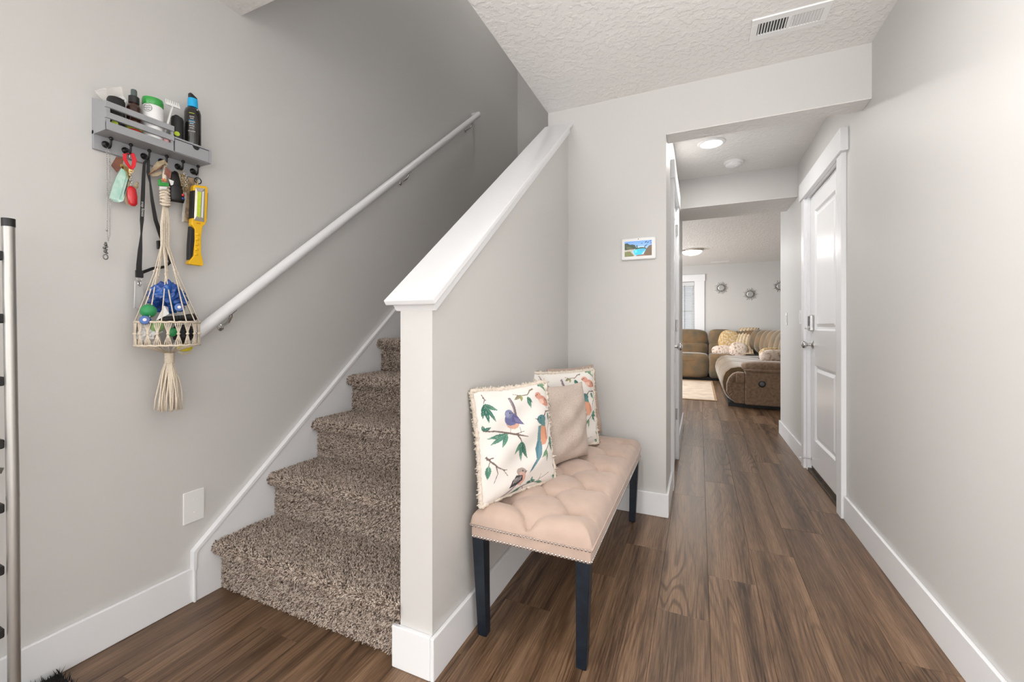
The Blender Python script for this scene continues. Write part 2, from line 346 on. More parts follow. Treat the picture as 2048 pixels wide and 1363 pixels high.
# ------------------------------------------------------------------ trims
T, BH = .014, .132
def base(name, segs):      # segs: boxes in plan (x0,x1,y0,y1)
    b = B()
    for s in segs: b.box(*s, 0, BH)
    return struct(b.obj(name, M_TRIM, bevel=.0035))
base('baseboard_left', [(XL, XL+T, -.75, .994)])
base('baseboard_right', [(XR-T, XR, -4.6, 2.90)])
base('baseboard_right_end', [(XR-T, XR, 3.93, YE+T), (XR-T, XR+.2, YE, YE+T)])
base('baseboard_half', [(XH, XH+T, 1.072-T, YB), (-.867-.024, XH, 1.072-T, 1.0725)])
base('baseboard_hall', [(XH+T, XC+T, YB-T, YB), (XC, XC+T, YB, 2.945)])
base('baseboard_corridor', [(XC, XC+T, 3.765, YE+T)])
base('baseboard_far', [(-.9, 2.99, YF-T, YF)])
# stair skirt on the left wall and its bead
sk = lambda y: .195+.8305*(y-.994)
b = B().prism([(.994, 0), (.994, .195), (4.0, sk(4.0)), (4.0, 0)], XL, XL+.019); struct(b.obj('trim_1', M_TRIM, bevel=.002))
b = B().prism([(.986, .125), (.986, .199), (4.0, sk(4.0)+.012), (4.0, sk(4.0)-.004), (1.000, .190), (1.000, .125)], XL+.0, XL+.025)
b.prism([(.988, .0), (.988, .13), (.996, .13), (.996, 0)], XL, XL+.0245); struct(b.obj('trim_2', M_TRIM, bevel=.002))
# sloping cap of the half wall: board over a bed strip, both cut square to the slope
th = math.atan(SL); D = Vector((0, math.cos(th), math.sin(th))); NN = Vector((0, -math.sin(th), math.cos(th)))
def slab(x0, x1, s0, s1y, n0, n1):
    o = Vector((0, CY0, CZ0)); vs = []
    for n in (n0, n1):
        p0 = o+D*s0+NN*n; k = (s1y-(o+NN*n).y)/D.y; p1 = o+D*k+NN*n
        for p in (p0, p1): vs += [(x0, p.y, p.z), (x1, p.y, p.z)]
    return vs, [(0, 1, 3, 2), (4, 6, 7, 5), (0, 4, 5, 1), (2, 3, 7, 6), (0, 2, 6, 4), (1, 5, 7, 3)]
b = B(); b.add(*slab(-.900, -.714, 0, YB, 0, -.019)); cap = struct(b.obj('trim_3', M_TRIM, bevel=.003))
b = B(); b.add(*slab(-.885, -.732, .014, YB, -.018, -.052)); o = b.obj('bed_strip', M_TRIM, cap, bevel=.002)

# ------------------------------------------------------------------ doors
def panel_frame(b, y0, y1, z0, z1, xf, sgn, d=.012, m=.028):
    # sunk panel with a raised field on a door face at xf (sgn: +1 face looks to -x)
    def R(i, x): return [(x, y0+i, z0+i), (x, y1-i, z0+i), (x, y1-i, z1-i), (x, y0+i, z1-i)]
    rings = [R(0, xf), R(m*.45, xf+sgn*d), R(m*.9, xf+sgn*d), R(m*1.7, xf+sgn*d*.25)]
    n0 = len(b.v)
    for r in rings: b.v += r
    for k in range(3):
        for i in range(4): b.f.append((n0+k*4+i, n0+k*4+(i+1) % 4, n0+k*4+4+(i+1) % 4, n0+k*4+4+i))
    b.f.append(tuple(n0+12+i for i in range(4)))
def door_leaf(xf, xb, y0, y1, z0, z1, panels, sgn):
    # front face with holes for the panels, then back and edges
    b = B(); ys = [y0, panels[0][0], panels[0][1], y1]; zs = [z0]+sum([[p[2], p[3]] for p in panels], [])+[z1]
    for i in range(3):
        for j in range(len(zs)-1):
            if i == 1 and j % 2 == 1: continue
            b.add([(xf, ys[i], zs[j]), (xf, ys[i+1], zs[j]), (xf, ys[i+1], zs[j+1]), (xf, ys[i], zs[j+1])], [(0, 1, 2, 3)])
    for p in panels: panel_frame(b, *p, xf, sgn)
    b.add([(xb, y0, z0), (xb, y1, z0), (xb, y1, z1), (xb, y0, z1), (xf, y0, z0), (xf, y1, z0), (xf, y1, z1), (xf, y0, z1)],
          [(0, 1, 2, 3), (0, 1, 5, 4), (1, 2, 6, 5), (2, 3, 7, 6), (3, 0, 4, 7)])
    bm = bmesh.new(); vv = [bm.verts.new(v) for v in b.v]
    for f in b.f: bm.faces.new([vv[i] for i in f])
    bmesh.ops.remove_doubles(bm, verts=bm.verts, dist=1e-5); b.v = [tuple(v.co) for v in bm.verts]; bm.verts.index_update(); b.f = [tuple(v.index for v in f.verts) for f in bm.faces]; bm.free()
    return b
def knob(parent, p, ax, m=M_CHROME, name='knob', r=.027):
    return B().lathe([(.032, 0), (.032, .004), (.022, .010), (.011, .014), (.010, .034), (.018, .040), (r, .052), (r, .058), (.020, .068), (.008, .072)], p, ax, 20).obj(name, m, parent, smooth='angle')
D1 = struct(bpy.data.objects.new('door_1', None)); COL.objects.link(D1); D1.location = (XR, 3.4, 0); ORG['door_1'] = Vector((XR, 3.4, 0))
leaf = door_leaf(XR+.014, XR+.05, DY0+.004, DY1-.004, .048, DZ-.012, [(3.17, 3.675, .25, .80), (3.17, 3.675, 1.05, 1.92)], 1).obj('door_leaf', M_DOOR, D1)
B().box(XR-.024, XR+.001, 2.905, 2.995, 0, 2.055).obj('casing', M_TRIM, D1, bevel=.002)
B().box(XR-.024, XR+.001, 3.835, 3.915, 0, 2.055).obj('casing', M_TRIM, D1, bevel=.002)
B().box(XR-.036, XR+.001, 2.872, 3.935, 2.055, 2.185).obj('head_casing', M_TRIM, D1, bevel=.002)
B().box(XR-.008, XR+.055, 2.995, 3.03, 0, DZ).box(XR-.008, XR+.055, 3.80, 3.836, 0, DZ).box(XR-.008, XR+.055, 2.995, 3.836, DZ-.006, DZ+.03).obj('jamb', M_TRIM, D1, bevel=.0015)
B().box(XR-.004, XR+.09, DY0, DY1, 0, .018).box(XR+.02, XR+.06, DY0, DY1, .017, .038).obj('threshold', M_BRONZE, D1, bevel=.003)
B().box(XR+.07, XR+.075, DY0, DY1, 0, DZ).obj('dark_gap_sheet', M_DARK, D1)  # dark sheet added behind the leaf, its colour stands for shade in the gaps
for z in (.27, .93, 1.78):
    h = B().tube([(XR+.010, 3.031, z-.045), (XR+.010, 3.031, z+.045)], .0065, 10).box(XR+.0125, XR+.0155, 3.03, 3.05, z-.042, z+.042).obj('hinge', M_CHROME, D1, smooth='angle')
kn = knob(D1, (XR+.014, 3.725, .945), (-1, 0, 0))
kp = B().box(XR-.012, XR+.014, 3.695, 3.765, 1.045, 1.165).obj('keypad_lock', M_CHROME, D1, bevel=.008, seg=3)
B().box(XR-.0135, XR-.011, 3.708, 3.752, 1.082, 1.155).obj('key_cover', M_BLACKP, kp, bevel=.001)
B().tube([(XR-.012, 3.73, 1.065), (XR-.024, 3.73, 1.065)], .006, 8).box(XR-.034, XR-.022, 3.712, 3.748, 1.060, 1.070).obj('thumb_turn', M_CHROME, kp, bevel=.002)
ds = B().tube([(XR+.014, 3.765, .095), (XR-.055, 3.765, .095)], .0035, 8).lathe([(.011, 0), (.011, .004), (.004, .006)], (XR+.014, 3.765, .095), (-1, 0, 0), 12).obj('door_stop', M_CHROME, D1, smooth='angle')
B().lathe([(.006, 0), (.007, .004), (.007, .010), (.004, .013)], (XR-.053, 3.765, .095), (-1, 0, 0), 12).obj('rubber_tip', M_WHITEP, ds, smooth=True)

D2 = struct(bpy.data.objects.new('door_2', None)); COL.objects.link(D2); D2.location = (XC, 3.35, 0); ORG['door_2'] = Vector((XC, 3.35, 0))
door_leaf(XC-.004, XC-.04, LY0+.004, LY1-.004, .02, LZ-.012, [(3.13, 3.56, .25, .80), (3.13, 3.56, 1.05, 1.92)], -1).obj('door_leaf', M_DOOR, D2)
B().box(XC-.001, XC+.019, 2.945, 3.028, 0, LZ).obj('casing', M_TRIM, D2, bevel=.002)
B().box(XC-.001, XC+.019, 3.662, 3.762, 0, LZ).obj('casing', M_TRIM, D2, bevel=.002)
B().box(XC-.001, XC+.026, 2.925, 3.785, LZ, LZ+.12).obj('head_casing', M_TRIM, D2, bevel=.002)
B().box(XC-.06, XC-.045, LY0, LY1, 0, LZ).obj('dark_gap_sheet', M_DARK, D2)  # same added dark sheet, shade of the gaps put in as colour
B().box(XC-.05, XC+.004, LY0-.019, LY0-.0005, 0, LZ).box(XC-.05, XC+.004, LY1+.0005, LY1+.019, 0, LZ).box(XC-.05, XC+.004, LY0-.019, LY1+.019, LZ-.008, LZ+.011).obj('jamb', M_TRIM, D2, bevel=.0015)
for z in (.37, 1.09, 1.86):
    B().tube([(XC+.004, 3.657, z-.045), (XC+.004, 3.657, z+.045)], .0075, 10).obj('hinge', M_CHROME, D2, smooth='angle')
knob(D2, (XC-.004, 3.11, .94), (1, 0, 0))

# ------------------------------------------------------------------ stairs
Y1, RUN, RISE, NST = 1.100, .2372, .199, 12
SX0, SX1 = XL+.019, -.867
ST = thing('staircase', 'straight flight of stairs in brown flecked carpet climbing beside the left wall', 'stairs', (-1.34, 1.1, 0))
def step_profile(n):
    y = Y1+RUN*n; z0 = RISE*n; z1 = RISE*(n+1); r = .021; nz = .040
    p = [(y, z0+.004)]+[(y, z1-2*r-.003)]
    p += [(y-nz+r-r*math.sin(a), z1-r-r*math.cos(a)) for a in arc(9, 0, PI)]
    p += [(y+RUN+.0, z1)]
    return p
NT = 0
def carpet_pile(parent, prof, seed, dens):
    g = np.random.default_rng(seed); P = np.array(prof); seg = P[1:]-P[:-1]; ln = np.hypot(seg[:, 0], seg[:, 1]); tot = ln.sum(); wdt = SX1-SX0
    n = int(dens*tot*wdt); s = g.random(n)*tot; cum = np.concatenate([[0], np.cumsum(ln)]); k = np.clip(np.searchsorted(cum, s, side='right')-1, 0, len(seg)-1)
    t = (s-cum[k])/ln[k]; yz = P[k]+seg[k]*t[:, None]; x = SX0+.003+g.random(n)*(wdt-.004)
    nrm = np.stack([-seg[:, 1], seg[:, 0]], 1)/ln[:, None]; nr = nrm[k]
    base_ = np.stack([x, yz[:, 0], yz[:, 1]], 1); N3 = np.stack([np.zeros(n), nr[:, 0], nr[:, 1]], 1)
    lean = g.normal(0, .45, (n, 3)); d = N3+lean; d /= np.linalg.norm(d, axis=1)[:, None]; h = .0085+.0055*g.random(n)
    tip = base_+d*h[:, None]; rad = .0018+.0010*g.random(n)
    a0 = g.random(n)*2*PI; U = np.cross(d, np.array([.3, .5, .81])); U /= np.linalg.norm(U, axis=1)[:, None]; V = np.cross(d, U)
    vs = np.empty((n, 7, 3)); mid = base_+d*h[:, None]*.7
    for q in range(3):
        a = a0+q*2*PI/3; off = (U*np.cos(a)[:, None]+V*np.sin(a)[:, None])
        vs[:, q] = base_-N3*.002+off*rad[:, None]*.8; vs[:, 3+q] = mid+off*rad[:, None]
    vs[:, 6] = tip
    fs = np.array([[0, 1, 4], [0, 4, 3], [1, 2, 5], [1, 5, 4], [2, 0, 3], [2, 3, 5], [3, 4, 6], [4, 5, 6], [5, 3, 6]])
    F = (np.arange(n)[:, None, None]*7+fs[None]).reshape(-1, 3)
    me = bpy.data.meshes.new('carpet_pile'); me.vertices.add(n*7); me.vertices.foreach_set('co', (vs-np.array(ORG[parent.name])).reshape(-1))
    me.loops.add(F.size); me.loops.foreach_set('vertex_index', F.reshape(-1)); me.polygons.add(len(F)); me.polygons.foreach_set('loop_start', np.arange(0, F.size, 3)); me.polygons.foreach_set('loop_total', np.full(len(F), 3))
    me.update(); pal = np.array([(.50, .41, .345), (.38, .30, .25), (.68, .59, .515), (.10, .072, .056), (.22, .165, .132)]); c = pal[g.choice(5, n, p=[.30, .22, .24, .12, .12])]*(.85+.3*g.random((n, 1)))
    at = me.color_attributes.new('Col', 'FLOAT_COLOR', 'POINT'); cc = np.ones((n, 7, 4)); cc[:, :, :3] = c[:, None]; at.data.foreach_set('color', cc.reshape(-1))
    me.materials.append(M_PILE); o = bpy.data.objects.new('carpet_pile', me); COL.objects.link(o); o.parent = parent; o['kind'] = 'stuff'; return o
for n in range(NST):
    pr = step_profile(n); yb = Y1+RUN*(n+1)
    poly = pr+[(yb, max(0, RISE*n-.2)), (pr[0][0], max(0, RISE*n-.2))] if n else pr+[(yb, 0), (pr[0][0], 0)]
    st = B().prism(poly, SX0+.0005, -.8685 if n < 6 else -.8785).obj('step', M_CARPET, ST, smooth='angle')
    carpet_pile(st, pr, 100+n, [84000, 78000, 68000, 56000, 48000, 42000][n] if n < 6 else 24000)
B().box(SX0+.0005, -.8785, Y1+RUN*NST, 4.228, RISE*NST-.05, RISE*NST).obj('landing', M_CARPET, ST)

# ------------------------------------------------------------------ handrail
rs = .8358
rail = lambda y: (XL+.07, y, 1.048+rs*(y-.969))
HR = thing('handrail', 'long white round handrail sloping up the left wall above the stairs', 'handrail', rail(2.0))
B().tube([rail(.905), rail(3.20), (XL+.062, 3.222, rail(3.22)[2]), (XL+.04, 3.232, rail(3.225)[2]), (XL, 3.235, rail(3.225)[2])], .0225, 20).obj('rail', M_TRIM, HR, smooth='angle')
for y in (1.10, 2.25, 3.10):
    x, _, z = rail(y)
    br = B().tube([(x, y, z-.022), (x, y, z-.040), (x-.016, y, z-.062), (XL+.022, y, z-.076), (XL+.003, y, z-.085)], .0058, 10).lathe([(.0135, 0), (.0135, .004), (.009, .008)], (XL, y, z-.085), (1, 0, 0), 18).box(x-.012, x+.012, y-.022, y+.022, z-.0275, z-.0215, Matrix.Translation((0, y, z-.0245)) @ Matrix.Rotation(math.atan(rs), 4, 'X') @ Matrix.Translation((0, -y, -(z-.0245)))).obj('bracket', M_CHROME, HR, smooth='angle')

# ------------------------------------------------------------------ ceiling fittings
V = thing('ceiling_vent', 'white metal louvred air vent in the entry ceiling', 'vent', (.361, 2.195, H))
b = B(); z0, z1 = H-.007, H+.0005
vx0, vx1, vy0, vy1 = .213, .509, 2.122, 2.272
gx = [(vx0+.028, .355), (.368, vx1-.028)]; gy0, gy1 = vy0+.034, vy1-.034
b.box(vx0, vx1, vy0, gy0, z0, z1).box(vx0, vx1, gy1, vy1, z0, z1).box(vx0, gx[0][0], gy0, gy1, z0, z1).box(gx[0][1], gx[1][0], gy0, gy1, z0, z1).box(gx[1][1], vx1, gy0, gy1, z0, z1)
b.obj('frame', M_WHITEP, V, bevel=.002)
B().box(vx0+.01, vx1-.01, vy0+.012, vy1-.012, H-.0012, H+.0004).obj('dark_duct_sheet', M_DARK, V)  # dark sheet under an uncut ceiling, painted for the shade in the duct
for gi, (a, c) in enumerate(gx):
    for i in range(10):
        x = a+(c-a)*(i+.5)/10; R_ = Matrix.Translation((x, 0, H-.0042)) @ Matrix.Rotation((-.80 if gi == 0 else .50), 4, 'Y') @ Matrix.Translation((-x, 0, -(H-.0042)))
        B().box(x-.0052, x+.0052, gy0, gy1, H-.0047, H-.0037, R_).obj('louvre', M_WHITEP, V)
CL = thing('recessed_light', 'round lit recessed light in the hall ceiling', 'ceiling light', (.08, 3.42, H))
B().lathe([(.096, 0), (.096, -.004), (.088, -.010), (.074, -.010), (.070, -.004)], (.08, 3.42, H), (0, 0, 1), 36).obj('trim_ring', M_WHITEP, CL, smooth='angle')
B().lathe([(.073, -.004), (.070, -.0095), (.03, -.012)], (.08, 3.42, H), (0, 0, 1), 36).obj('lens', M_LAMP, CL, smooth=True)
SD = thing('smoke_detector', 'round white smoke detector on the hall ceiling behind the recessed light', 'smoke detector', (.255, 3.885, H))
B().lathe([(.073, 0), (.073, -.012), (.066, -.018), (.060, -.018)], (.255, 3.885, H), (0, 0, 1), 32).obj('base_plate', M_WHITEP, SD, smooth='angle')
B().lathe([(.060, -.016), (.060, -.030), (.052, -.038), (.02, -.042)], (.255, 3.885, H), (0, 0, 1), 32).obj('cover', M_WHITEP, SD, smooth='angle')
B().lathe([(.012, -.038), (.012, -.046), (.009, -.047)], (.275, 3.87, H), (0, 0, 1), 16).obj('test_button', M_WHITEP, SD, smooth='angle')

# ------------------------------------------------------------------ wall plates
def decora(name, label, y, z, group=None):
    t = thing(name, label, 'light switch', (XR, y, z))
    B().box(XR-.006, XR, y-.036, y+.036, z-.058, z+.058).obj('cover_plate', M_WHITEP, t, bevel=.003)
    B().box(XR-.011, XR-.005, y-.017, y+.017, z-.033, z+.033).obj('rocker', M_WHITEP, t, bevel=.002); return t
decora('light_switch', 'white light switch on the right wall close beside the white door casing', 4.05, 1.155)
decora('light_switch', 'white light switch on the right wall near the end of the hall', 4.66, 1.150)
BP = thing('blank_wall_plate', 'blank white wall plate low on the left wall above the baseboard', 'wall plate', (XL, .998, .371))
B().box(XL, XL+.006, .960, 1.036, .308, .432).obj('plate', M_WHITEP, BP, bevel=.003)
for z in (.345, .397): B().lathe([(.0035, 0), (.0035, .0015), (.002, .002)], (XL+.0055, .998, z), (1, 0, 0), 10).obj('screw', M_WHITEP, BP)

# ------------------------------------------------------------------ painting helper (flat prints as colour per vertex)
def fill_poly(img, pts, col, al=1.):
    pts = np.asarray(pts, float); h, w_ = img.shape[:2]
    x0, x1 = max(int(pts[:, 0].min()), 0), min(int(pts[:, 0].max())+2, w_); y0, y1 = max(int(pts[:, 1].min()), 0), min(int(pts[:, 1].max())+2, h)
    if x1 <= x0 or y1 <= y0: return
    X, Y = np.meshgrid(np.arange(x0, x1)+.5, np.arange(y0, y1)+.5); ins = np.zeros(X.shape, bool); n = len(pts)
    for i in range(n):
        ax, ay = pts[i]; bx, by = pts[(i+1) % n]
        if ay == by: continue
        ins ^= ((ay > Y) != (by > Y)) & (X < (bx-ax)*(Y-ay)/(by-ay)+ax)
    s = img[y0:y1, x0:x1]; s[ins] = s[ins]*(1-al)+np.array(col)*al
def ell(cx, cy, rx, ry, rot=0, n=26): return [(cx+rx*math.cos(t)*math.cos(rot)-ry*math.sin(t)*math.sin(rot), cy+rx*math.cos(t)*math.sin(rot)+ry*math.sin(t)*math.cos(rot)) for t in [2*PI*i/n for i in range(n)]]
def stroke(img, pts, wd, col, al=1.):
    pts = [np.array(p, float) for p in pts]
    for i in range(len(pts)-1):
        a, b_ = pts[i], pts[i+1]; d = b_-a; L_ = np.hypot(*d)
        if L_ < 1e-6: continue
        nn = np.array([-d[1], d[0]])/L_; wa = wd[i] if hasattr(wd, '__len__') else wd; wb = wd[i+1] if hasattr(wd, '__len__') else wd
        fill_poly(img, [a+nn*wa/2, b_+nn*wb/2, b_-nn*wb/2, a-nn*wa/2], col, al)
        fill_poly(img, ell(b_[0], b_[1], wb/2, wb/2, 0, 8), col, al)
def leaf_(img, p, q, wd, col, vein=None):
    p, q = np.array(p, float), np.array(q, float); d = q-p; n = np.array([-d[1], d[0]])/max(np.hypot(*d), 1e-6)
    prof = [(0, .1), (.2, .75), (.4, 1), (.6, .85), (.8, .5), (1, 0)]
    fill_poly(img, [p+d*t+n*wd/2*k for t, k in prof]+[p+d*t-n*wd/2*k for t, k in prof[::-1]], col)
    fill_poly(img, [p+d*t+n*wd/2*k for t, k in prof]+[p+d*t for t, k in prof[::-1]], np.array(col)*.72, .6)
    if vein is not None: stroke(img, [p, p+d*.9], 2.2, vein, .8)
BIRDS = None
def bird_print():
    # drawn on a 1000 x 1000 sheet, motifs given on a working sheet with these corners
    src = np.array([(92, 258), (748, 198), (822, 1035), (215, 1275)], float); dst = np.array([(0, 0), (1000, 0), (1000, 1000), (0, 1000)], float)
    A = []; bb = []
    for (x, y), (u, v) in zip(src, dst):
        A += [[x, y, 1, 0, 0, 0, -u*x, -u*y], [0, 0, 0, x, y, 1, -v*x, -v*y]]; bb += [u, v]
    hm = np.append(np.linalg.solve(np.array(A), np.array(bb)), 1).reshape(3, 3)
    def T_(pts): P = np.array([(x, y, 1) for x, y in pts]) @ hm.T; return P[:, :2]/P[:, 2:]
    im = np.empty((1000, 1000, 3)); im[:] = (.86, .82, .78)
    G1, G2, G3 = (.045, .17, .13), (.10, .27, .20), (.17, .33, .19); BRN = (.17, .12, .10); vein = (.45, .58, .42)
    def lf(p, q, wd, c): a = T_([p, q]); leaf_(im, a[0], a[1], wd*1.45, c, vein)
    def br(pts, wd, c=BRN): stroke(im, T_(pts), [x*1.45 for x in wd] if hasattr(wd, '__len__') else wd*1.45, c)
    def pg(pts, c, al=1.): fill_poly(im, T_(pts), c, al)
    # twigs
    br([(160, 290), (180, 335), (170, 375)], [7, 6, 4]); br([(165, 320), (190, 345)], 4)
    for q, wd in (((160, 520), 26), ((205, 560), 30), ((255, 545), 26), ((270, 440), 30), ((235, 410), 20)): lf((170, 385), q, wd, random.choice((G1, G2)))
    for q in ((160, 580), (180, 615), (222, 590)): lf((170, 630), q, 22, random.choice((G1, G3)))
    br([(165, 632), (260, 628), (350, 640), (430, 655), (520, 672)], [6, 9, 11, 12, 4]); br([(430, 655), (455, 690), (470, 720)], [11, 9, 6]); br([(425, 650), (490, 625)], [6, 3])
    for q, wd in (((195, 700), 24), ((225, 752), 30), ((255, 700), 22), ((315, 768), 34)): lf((360, 648), q, wd, random.choice((G1, G2)))
    for q, wd in (((425, 828), 26), ((455, 800), 20), ((490, 885), 34), ((538, 860), 30), ((525, 800), 22)): lf((468, 715), q, wd, random.choice((G1, G2)))
    br([(605, 245), (570, 260), (540, 300), (480, 305), (430, 290)], [11, 9, 7, 5, 3], (.27, .20, .15))
    for q, c in (((430, 345), (.30, .26, .16)), ((487, 365), (.40, .38, .16))): lf((490, 300), q, 24, c)
    lf((535, 320), (570, 425), 34, G2); lf((535, 320), (580, 380), 22, G1)
    for q in ((660, 225), (700, 205), (735, 230), (700, 250), (745, 290)): lf((690, 215), q, 20, random.choice((G2, G3)))
    br([(665, 500), (690, 460), (740, 455), (768, 500), (735, 590), (720, 680)], [9, 8, 8, 8, 6, 4]); br([(672, 500), (690, 455)], 7)
    lf((710, 470), (742, 540), 30, G2); lf((745, 235), (765, 420), 16, G3)
    for q in ((780, 690), (760, 670), (795, 740), (745, 790), (770, 800)): lf((725, 715), q, 24, random.choice((G1, G2, G3)))
    br([(725, 720), (690, 770), (660, 800)], [7, 6, 4])
    for q in ((640, 850), (690, 880), (660, 845)): lf((680, 780), q, 20, G3)
    br([(195, 860), (225, 890), (280, 935), (345, 960)], [13, 11, 8, 4]); br([(200, 880), (245, 858)], [9, 6]); br([(265, 925), (290, 990), (275, 1075)], [7, 5, 3]); br([(330, 955), (372, 1005)], 4); br([(330, 955), (360, 955)], 4); br([(222, 890), (212, 950)], 4)
    lf((215, 930), (225, 1050), 36, G2)
    br([(430, 1185), (470, 1135), (530, 1100), (620, 1065), (700, 1080)], [9, 9, 8, 6, 3]); br([(640, 1060), (730, 975)], 3); br([(660, 1065), (670, 985)], 3); br([(520, 1105), (545, 1130)], 5)
    for p, q in (((600, 1060), (555, 1075)), ((600, 1060), (600, 1015)), ((600, 1060), (635, 1050)), ((640, 1065), (700, 1065)), ((480, 1130), (440, 1180)), ((480, 1130), (505, 1150)), ((480, 1140), (470, 1180)), ((500, 1110), (480, 1160))): lf(p, q, 22, random.choice((G1, G2)))
    for p, q in (((800, 905), (790, 820)), ((800, 905), (815, 840)), ((800, 940), (775, 900)), ((805, 960), (810, 900)), ((805, 1000), (770, 1010)), ((805, 1000), (790, 1030)), ((810, 990), (815, 940))): lf(p, q, 18, random.choice((G1, G2, (.25, .24, .18))))
    # blue bird, tail up
    pg([(380, 325), (400, 320), (425, 400), (445, 490), (425, 500), (400, 410)], (.22, .17, .19)); pg([(385, 325), (395, 330), (430, 495), (420, 495)], (.42, .36, .40), .8)
    pg(ell(400, 555, 60, 52, .4), (.72, .42, .32)); pg(ell(385, 520, 62, 58, .3), (.17, .18, .36)); pg(ell(362, 475, 38, 40, 0), (.24, .26, .45)); pg(ell(350, 480, 20, 26, 0), (.36, .38, .56), .7)
    pg([(400, 485), (450, 495), (500, 570), (440, 560), (395, 545)], (.13, .13, .29)); pg([(410, 500), (455, 520), (490, 565), (430, 545)], (.24, .22, .40), .8)
    pg([(385, 465), (410, 455), (390, 478)], (.12, .10, .10)); pg(ell(372, 466, 6, 6), (.02, .02, .02)); br([(385, 600), (382, 635)], 3); br([(460, 590), (462, 640)], 3)
    # peach bird, upper right
    pg(ell(690, 365, 62, 40, .65), (.72, .33, .24)); pg(ell(640, 315, 32, 32), (.74, .36, .28)); pg([(605, 318), (620, 305), (622, 325)], (.25, .15, .12)); pg(ell(632, 308, 5, 5), (.02, .02, .02))
    pg([(715, 340), (752, 395), (730, 405), (690, 360)], (.45, .20, .15)); pg(ell(665, 370, 26, 22, .6), (.85, .58, .47)); br([(690, 400), (715, 435)], 3)
    for k in range(5): br([(672+14*k, 340+13*k), (690+13*k, 350+12*k)], 3, (.85, .6, .5))
    # teal bird with a long tail
    pg([(612, 590), (648, 580), (640, 720), (625, 850), (585, 950), (562, 985), (575, 930), (600, 860), (590, 780), (610, 700)], (.10, .22, .27)); pg([(625, 700), (650, 720), (635, 830), (585, 945), (605, 850)], (.16, .31, .38))
    pg([(640, 575), (680, 555), (712, 620), (715, 690), (680, 735), (645, 745), (640, 650)], (.78, .39, .25)); pg([(690, 580), (712, 640), (715, 690), (690, 700)], (.60, .25, .17), .7)
    pg(ell(645, 530, 40, 42), (.10, .24, .26)); pg([(655, 500), (690, 560), (690, 590), (640, 580)], (.14, .30, .30)); pg([(585, 520), (615, 520), (612, 535)], (.06, .05, .05)); pg(ell(632, 515, 5, 5), (.01, .01, .01)); pg([(612, 585), (640, 580), (632, 700), (608, 720)], (.16, .33, .36))
    # striped bird, lower left
    pg(ell(488, 1030, 40, 60, .35), (.76, .45, .36)); pg(ell(490, 972, 42, 36), (.42, .34, .31)); pg(ell(495, 990, 26, 20), (.66, .42, .36)); pg([(520, 965), (542, 958), (522, 978)], (.14, .12, .10)); pg(ell(500, 962, 5, 5), (.02, .02, .02))
    pg([(445, 1000), (500, 1000), (505, 1040), (450, 1090), (395, 1118), (410, 1050)], (.05, .045, .055))
    for k in range(5): br([(430+14*k, 1025-4*k), (418+15*k, 1075-9*k)], 4, (.80, .76, .72))
    pg([(430, 1095), (455, 1090), (400, 1175), (350, 1235), (362, 1195)], (.42, .36, .38)); br([(500, 1080), (505, 1105)], 3)
    return im
def sample_img(im, u, v):
    h, w_ = im.shape[:2]; return im[np.clip((v*(h-1)).astype(int), 0, h-1), np.clip((u*(w_-1)).astype(int), 0, w_-1)]

# ------------------------------------------------------------------ cushions on the bench
def cushion_mesh(w_, h, t, n, pinch=.05, seed=0, name='cover'):
    g = np.random.default_rng(seed); u = np.linspace(-1, 1, n); U, V = np.meshgrid(u, u)
    ph = g.random(6)*6.28
    def surf(sg):
        prof = (np.clip(1-np.abs(U)**2.6, 0, 1)*np.clip(1-np.abs(V)**2.6, 0, 1))**.55
        cr = .010*np.sin(5*U+3*V+ph[0])*np.sin(2*V+ph[1])+.006*np.sin(9*V-4*U+ph[2])
        x = U*w_/2*(1-pinch*(1-np.abs(V)**2)*np.abs(U)**3); z = V*h/2*(1-pinch*(1-np.abs(U)**2)*np.abs(V)**3)
        return np.stack([x, sg*(t/2*prof+cr*prof*(t/.12)), z], -1).reshape(-1, 3)
    F_, Bk = surf(-1), surf(1); idx = np.arange(n*n).reshape(n, n)
    f1 = np.stack([idx[:-1, :-1], idx[:-1, 1:], idx[1:, 1:], idx[1:, :-1]], -1).reshape(-1, 4); f2 = f1[:, ::-1]+n*n
    me = bpy.data.meshes.new(name); co = np.concatenate([F_, Bk]); me.from_pydata([tuple(c) for c in co], [], [tuple(f) for f in np.concatenate([f1, f2])])
    me.polygons.foreach_set('use_smooth', [True]*len(me.polygons)); uv = np.stack([(U.reshape(-1)+1)/2, 1-(V.reshape(-1)+1)/2], -1); return me, uv
